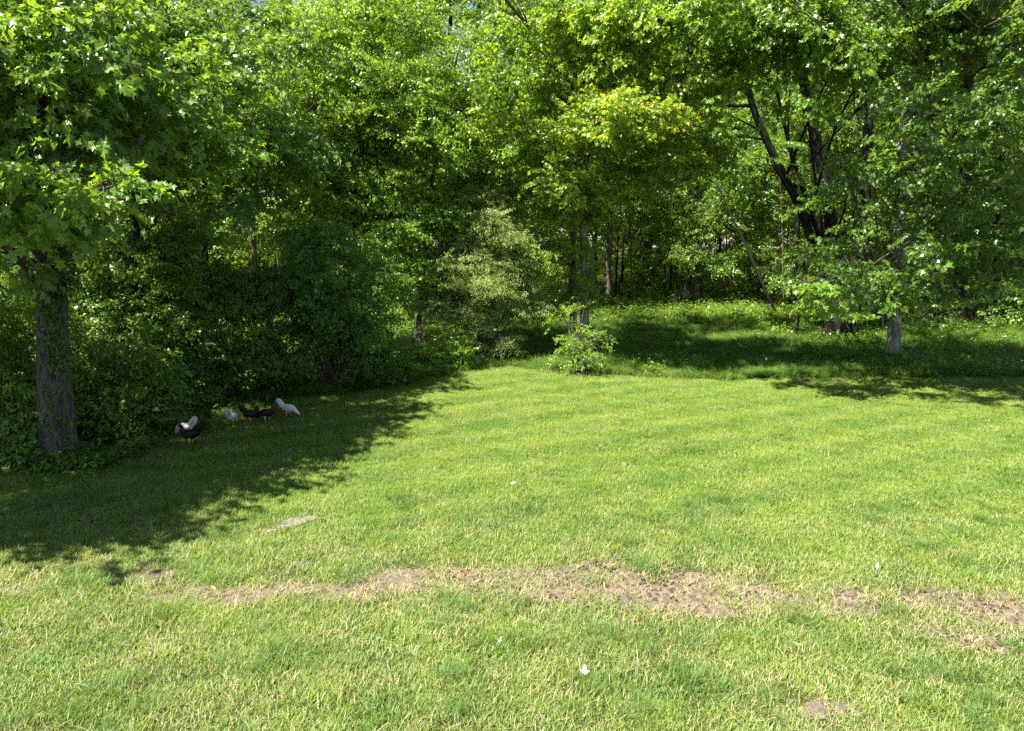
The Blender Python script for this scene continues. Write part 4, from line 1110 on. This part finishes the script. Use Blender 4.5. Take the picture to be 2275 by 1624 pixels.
def hen(label, X, Y, heading, pose, body, tail_c, wing_c, neck_c=None, size=1.0):
    g = G(X, Y)
    root = empty('hen', g, label, 'hen')
    root.rotation_euler = (0, 0, math.radians(heading)); root.scale = (size,) * 3
    rump = [(-0.175, 0.285, 0.02, 0.03), (-0.150, 0.270, 0.055, 0.06), (-0.105, 0.245, 0.082, 0.085), (-0.04, 0.225, 0.098, 0.103), (0.03, 0.222, 0.098, 0.105), (0.085, 0.238, 0.082, 0.092)]
    if pose == 'up':
        neck = [(0.118, 0.275, 0.060, 0.066), (0.135, 0.320, 0.044, 0.048), (0.146, 0.365, 0.033, 0.037), (0.160, 0.398, 0.031, 0.034), (0.183, 0.412, 0.026, 0.028), (0.200, 0.411, 0.012, 0.013)]
        head = (0.165, 0.405); hd = (1, 0)
    elif pose == 'low':                                          # stretched forward, beak near the grass
        neck = [(0.130, 0.215, 0.062, 0.070), (0.175, 0.180, 0.046, 0.050), (0.215, 0.145, 0.035, 0.038), (0.245, 0.115, 0.030, 0.033), (0.265, 0.095, 0.024, 0.026), (0.277, 0.083, 0.010, 0.012)]
        head = (0.250, 0.112); hd = (0.75, -0.66)
    else:                                                        # pecking
        neck = [(0.125, 0.205, 0.060, 0.068), (0.160, 0.160, 0.045, 0.050), (0.185, 0.115, 0.035, 0.038), (0.200, 0.078, 0.030, 0.033), (0.210, 0.052, 0.022, 0.024), (0.215, 0.038, 0.009, 0.010)]
        head = (0.203, 0.070); hd = (0.35, -0.94)
    mb = MB(); loft(mb, rump + neck)
    b = mb.build('body', HM[body], root, local=True)
    if neck_c:
        b.data.materials.append(HM[neck_c])
        mi = np.zeros(len(b.data.polygons), np.int32)
        for p in b.data.polygons:
            if p.center[0] > 0.115: mi[p.index] = 1
        b.data.polygons.foreach_set('material_index', mi)
    sub = b.modifiers.new('smooth', 'SUBSURF'); sub.levels = 1; sub.render_levels = 1
    # tail: a folded fan
    mb = MB(); loft(mb, [(-0.115, 0.27, 0.055, 0.055), (-0.165, 0.325, 0.042, 0.075), (-0.205, 0.375, 0.024, 0.075), (-0.240, 0.425, 0.012, 0.055), (-0.258, 0.455, 0.004, 0.022)], 10)
    for k in range(4):
        s = (-1) ** k * (0.012 + 0.008 * k)
        v0 = np.array([[-0.15, s, 0.29 - 0.01 * k], [-0.245 + 0.02 * k, s * 1.6, 0.43 - 0.03 * k], [-0.268 + 0.012 * k, s * 1.8, 0.44 - 0.045 * k]])
        tube(mb, v0, [0.018, 0.014, 0.004], 6)
    mb.build('tail', HM[tail_c], root, local=True)
    for sgn in (-1, 1):
        mb = MB()
        loft(mb, [(0.085, 0.245, 0.012, 0.035), (0.055, 0.240, 0.022, 0.062), (-0.01, 0.235, 0.025, 0.068), (-0.08, 0.243, 0.020, 0.050), (-0.135, 0.262, 0.012, 0.026), (-0.165, 0.275, 0.004, 0.008)], 10)
        m = mb.mesh('wing', HM[wing_c]); 
        for vv in m.vertices: vv.co.y += sgn * (0.088 - 0.30 * abs(vv.co.x + 0.02) ** 1.3)
        link('wing', m, root, local=True)
        mb = MB()                                                # leg with toes
        hx = -0.005 + 0.03 * sgn * (1 if pose != 'up' else 0.6)
        tube(mb, [[hx - 0.01, sgn * 0.045, 0.165], [hx + 0.012, sgn * 0.045, 0.115], [hx - 0.004, sgn * 0.045, 0.055], [hx, sgn * 0.045, 0.012]], [0.034, 0.018, 0.0085, 0.009], 8)
        for an in (-0.5, 0, 0.5, PI):
            L = 0.05 if an != PI else 0.03
            tube(mb, [[hx, sgn * 0.045, 0.012], [hx + math.cos(an) * L * .6, sgn * 0.045 + math.sin(an) * L * .6, 0.010], [hx + math.cos(an) * L, sgn * 0.045 + math.sin(an) * L, 0.003]], [0.007, 0.006, 0.003], 5)
        mb.build('leg', HM['leg'], root, local=True)
    hx, hz = head; dx, dz = hd; ux, uz = -dz, dx
    mb = MB(); tube(mb, [[hx + dx * 0.030, 0, hz + dz * 0.030 + 0.0], [hx + dx * 0.046, 0, hz + dz * 0.046], [hx + dx * 0.060 - ux * 0.008, 0, hz + dz * 0.060 - uz * 0.008]], [0.011, 0.008, 0.0015], 6); mb.build('beak', HM['leg'], root, local=True)
    mb = MB()
    cv = []
    for k, hh in enumerate((0.010, 0.026, 0.016, 0.030, 0.017, 0.026, 0.008)):
        tt = -0.025 + 0.010 * k
        cv += [(hx + dx * tt + ux * 0.020, -0.004, hz + dz * tt + uz * 0.020), (hx + dx * tt + ux * (0.024 + hh), 0.0, hz + dz * tt + uz * (0.024 + hh)), (hx + dx * tt + ux * 0.020, 0.004, hz + dz * tt + uz * 0.020)]
    f = []
    for k in range(6):
        f += [(3 * k, 3 * k + 3, 3 * k + 4, 3 * k + 1), (3 * k + 1, 3 * k + 4, 3 * k + 5, 3 * k + 2)]
    mb.add(cv, f); mb.build('comb', HM['red'], root, local=True)
    for sgn in (-1, 1):
        mb = MB(); c = np.array([hx + dx * 0.026 - ux * 0.020, sgn * 0.010, hz + dz * 0.026 - uz * 0.020])
        tube(mb, [c, c + np.array([-ux * 0.014, 0, -uz * 0.014 - 0.004]), c + np.array([-ux * 0.024, 0, -uz * 0.024 - 0.006])], [0.005, 0.008, 0.003], 6); mb.build('wattle', HM['red'], root, local=True)
        mb = MB(); c = np.array([hx + dx * 0.014 + ux * 0.006, sgn * 0.026, hz + dz * 0.014 + uz * 0.006])
        tube(mb, [c, c + np.array([0, sgn * 0.003, 0]), c + np.array([0, sgn * 0.005, 0])], [0.006, 0.005, 0.001], 6); mb.build('eye', HM['eye'], root, local=True)
    return root

hen('white hen standing half hidden behind the dark brown hen', 412, 974, 172, 'peck', 'white', 'white', 'white', size=1.0)
hen('dark brown hen standing in front of a white hen, nearest the lawn', 424, 990, 190, 'up', 'dark', 'dark', 'black', 'black', size=1.0)
hen('white hen seen from behind, alone with its tail raised', 516, 946, 82, 'peck', 'white', 'grey', 'white', size=0.95)
hen('black hen facing the reddish brown hen', 559, 940, 8, 'up', 'black', 'black', 'black', size=0.9)
hen('reddish brown hen between the black hen and a white one', 594, 938, 175, 'low', 'dark', 'brown', 'dark', 'black', size=0.92)
hen('white hen bending to peck at the edge of the sunlit grass', 641, 928, -6, 'low', 'white', 'white', 'grey', size=0.95)

# ------------------------------------------------------------------ flat stone, fallen leaves, stick
c = stone_c
outline = [(583, 1179), (600, 1171), (622, 1160), (650, 1152), (685, 1149), (705, 1152), (700, 1157), (678, 1163), (660, 1169), (640, 1171), (612, 1179), (596, 1183)]
top = [G(*q) for q in outline]
v = []; n = len(top)
for lvl, (k, dz) in enumerate(((1.03, -0.04), (1.0, 0.012), (0.93, 0.020))):
    for q in top:
        x = c.x + (q.x - c.x) * k; y = c.y + (q.y - c.y) * k * (1.15)
        v.append((x, y, float(height(x, y)) + dz + RNG.normal() * 0.002))
f = []
for l in range(2):
    for i in range(n):
        f.append((l * n + i, l * n + (i + 1) % n, (l + 1) * n + (i + 1) % n, (l + 1) * n + i))
v.append((c.x, c.y, float(height(c.x, c.y)) + 0.022))
for i in range(n): f.append((2 * n + i, 2 * n + (i + 1) % n, 3 * n))
f = [q[::-1] for q in f] if Vector(np.cross(np.array(v[1]) - np.array(v[0]), np.array(v[n]) - np.array(v[0]))).dot(Vector(v[0]) - c) < 0 else f
mb = MB(); mb.add(v, f)
o = mb.build('flat_stone', M['stone'], smooth=False); tag(o, 'flat grey stone slab sunk into the lawn', 'stone')

def fallen(name, label, X, Y, size, mat, yaw, pitch, roll, kind='maple', cat='leaf', group=None, wide=0.75):
    shp, fc = leaf_shape(kind)
    g = G(X, Y)
    m3 = np.array(Euler((math.radians(roll), math.radians(pitch), math.radians(yaw)), 'XYZ').to_matrix())
    v = ((shp - np.array([0.4, 0, 0])) * np.array([1, wide, 1]) * size) @ m3.T
    v = v - np.array([0, 0, v[:, 2].min() * 0.8]) + np.array(g) + np.array([0, 0, 0.035])
    under = v - np.array([0, 0, 0.0015])
    mb = MB(); mb.add(v, fc)
    st = np.array(g) + np.array([0, 0, 0.05])
    tail = ((np.array([[0, 0, 0], [-0.25, 0.02, 0.02], [-0.5, 0.08, 0]]) - np.array([0.4, 0, 0])) * size) @ m3.T + v[0] - ((np.array([0, 0, 0]) - np.array([0.4, 0, 0])) * size) @ m3.T
    tube(mb, tail, [size * 0.018, size * 0.014, size * 0.010], 5)
    o = mb.build(name, mat, smooth=False)
    return tag(o, label, cat, group)
LW = plain_material('pale_leaf_underside', (0.20, 0.27, 0.22), (0.32, 0.38, 0.32), 60, 0.75)
LY = plain_material('yellow_leaf', (0.55, 0.47, 0.04), (0.70, 0.62, 0.06), 60, 0.55)
fallen('fallen_leaf', 'large whitish maple leaf lying on the near lawn', 1298, 1503, 0.10, LW, 80, -50, 12, 'torn', wide=1.05)
fallen('fallen_leaf', 'small whitish leaf below the middle of the soil strip', 1111, 1432, 0.07, LW, 70, -40, 0, 'torn')
fallen('fallen_leaf', 'tiny whitish leaf far out on the sunny lawn', 1141, 1080, 0.10, LW, 30, -30, 15)
fallen('fallen_leaf', 'pale shrivelled leaf in the near grass at left', 404, 1506, 0.06, LW, 200, -20, 30)
fallen('fallen_leaf', 'pale narrow leaf just behind the right part of the soil strip', 1948, 1268, 0.09, LW, 60, -50, 0, 'oval')
fallen('fallen_leaf', 'pale leaf at the lawn edge below the hens', 645, 1005, 0.08, LW, 30, -35, 0)
fallen('yellow_leaf', 'yellow leaf at the left soil patch', 476, 1315, 0.075, LY, 150, -35, 0, 'oval')
fallen('yellow_leaf', 'small yellow leaf above the gap in the soil strip', 741, 1284, 0.05, LY, 40, -30, 0, 'oval')
fallen('yellow_leaf', 'yellow leaf low in the right foreground', 1834, 1562, 0.055, LY, 70, -50, 10, 'oval')
fallen('yellow_leaf', 'yellow leaf in the right foreground, higher and farther right', 2059, 1531, 0.045, LY, 100, -55, 10, 'oval')
g = G(346, 1196)
mb = MB(); tube(mb, [g + Vector((0.04, 0, 0.0)), g + Vector((0.01, 0, 0.06)), g + Vector((-0.03, 0.0, 0.10))], [0.010, 0.008, 0.004], 6)
o = mb.build('stick', M['bark_shade']); tag(o, 'short dark stick poking up in the shaded lawn', 'stick')
g = G(1455, 842); mb = MB()
for k in range(14):
    p0 = G(1150 + 60 * RNG.random() + (0 if k < 7 else 60), 826 + 8 * RNG.random()); an = RNG.normal() * 0.3; L = RNG.uniform(0.15, 0.5)
    tube(mb, [p0 + Vector((0, 0, 0.05)), p0 + Vector((math.cos(an) * L, math.sin(an) * L, 0.07))], [0.007, 0.004], 4)
o = mb.build('cut_stalks', M['straw']); tag(o, 'dry cut stalks lying at the edge of the mown lawn', None, None, 'stuff')
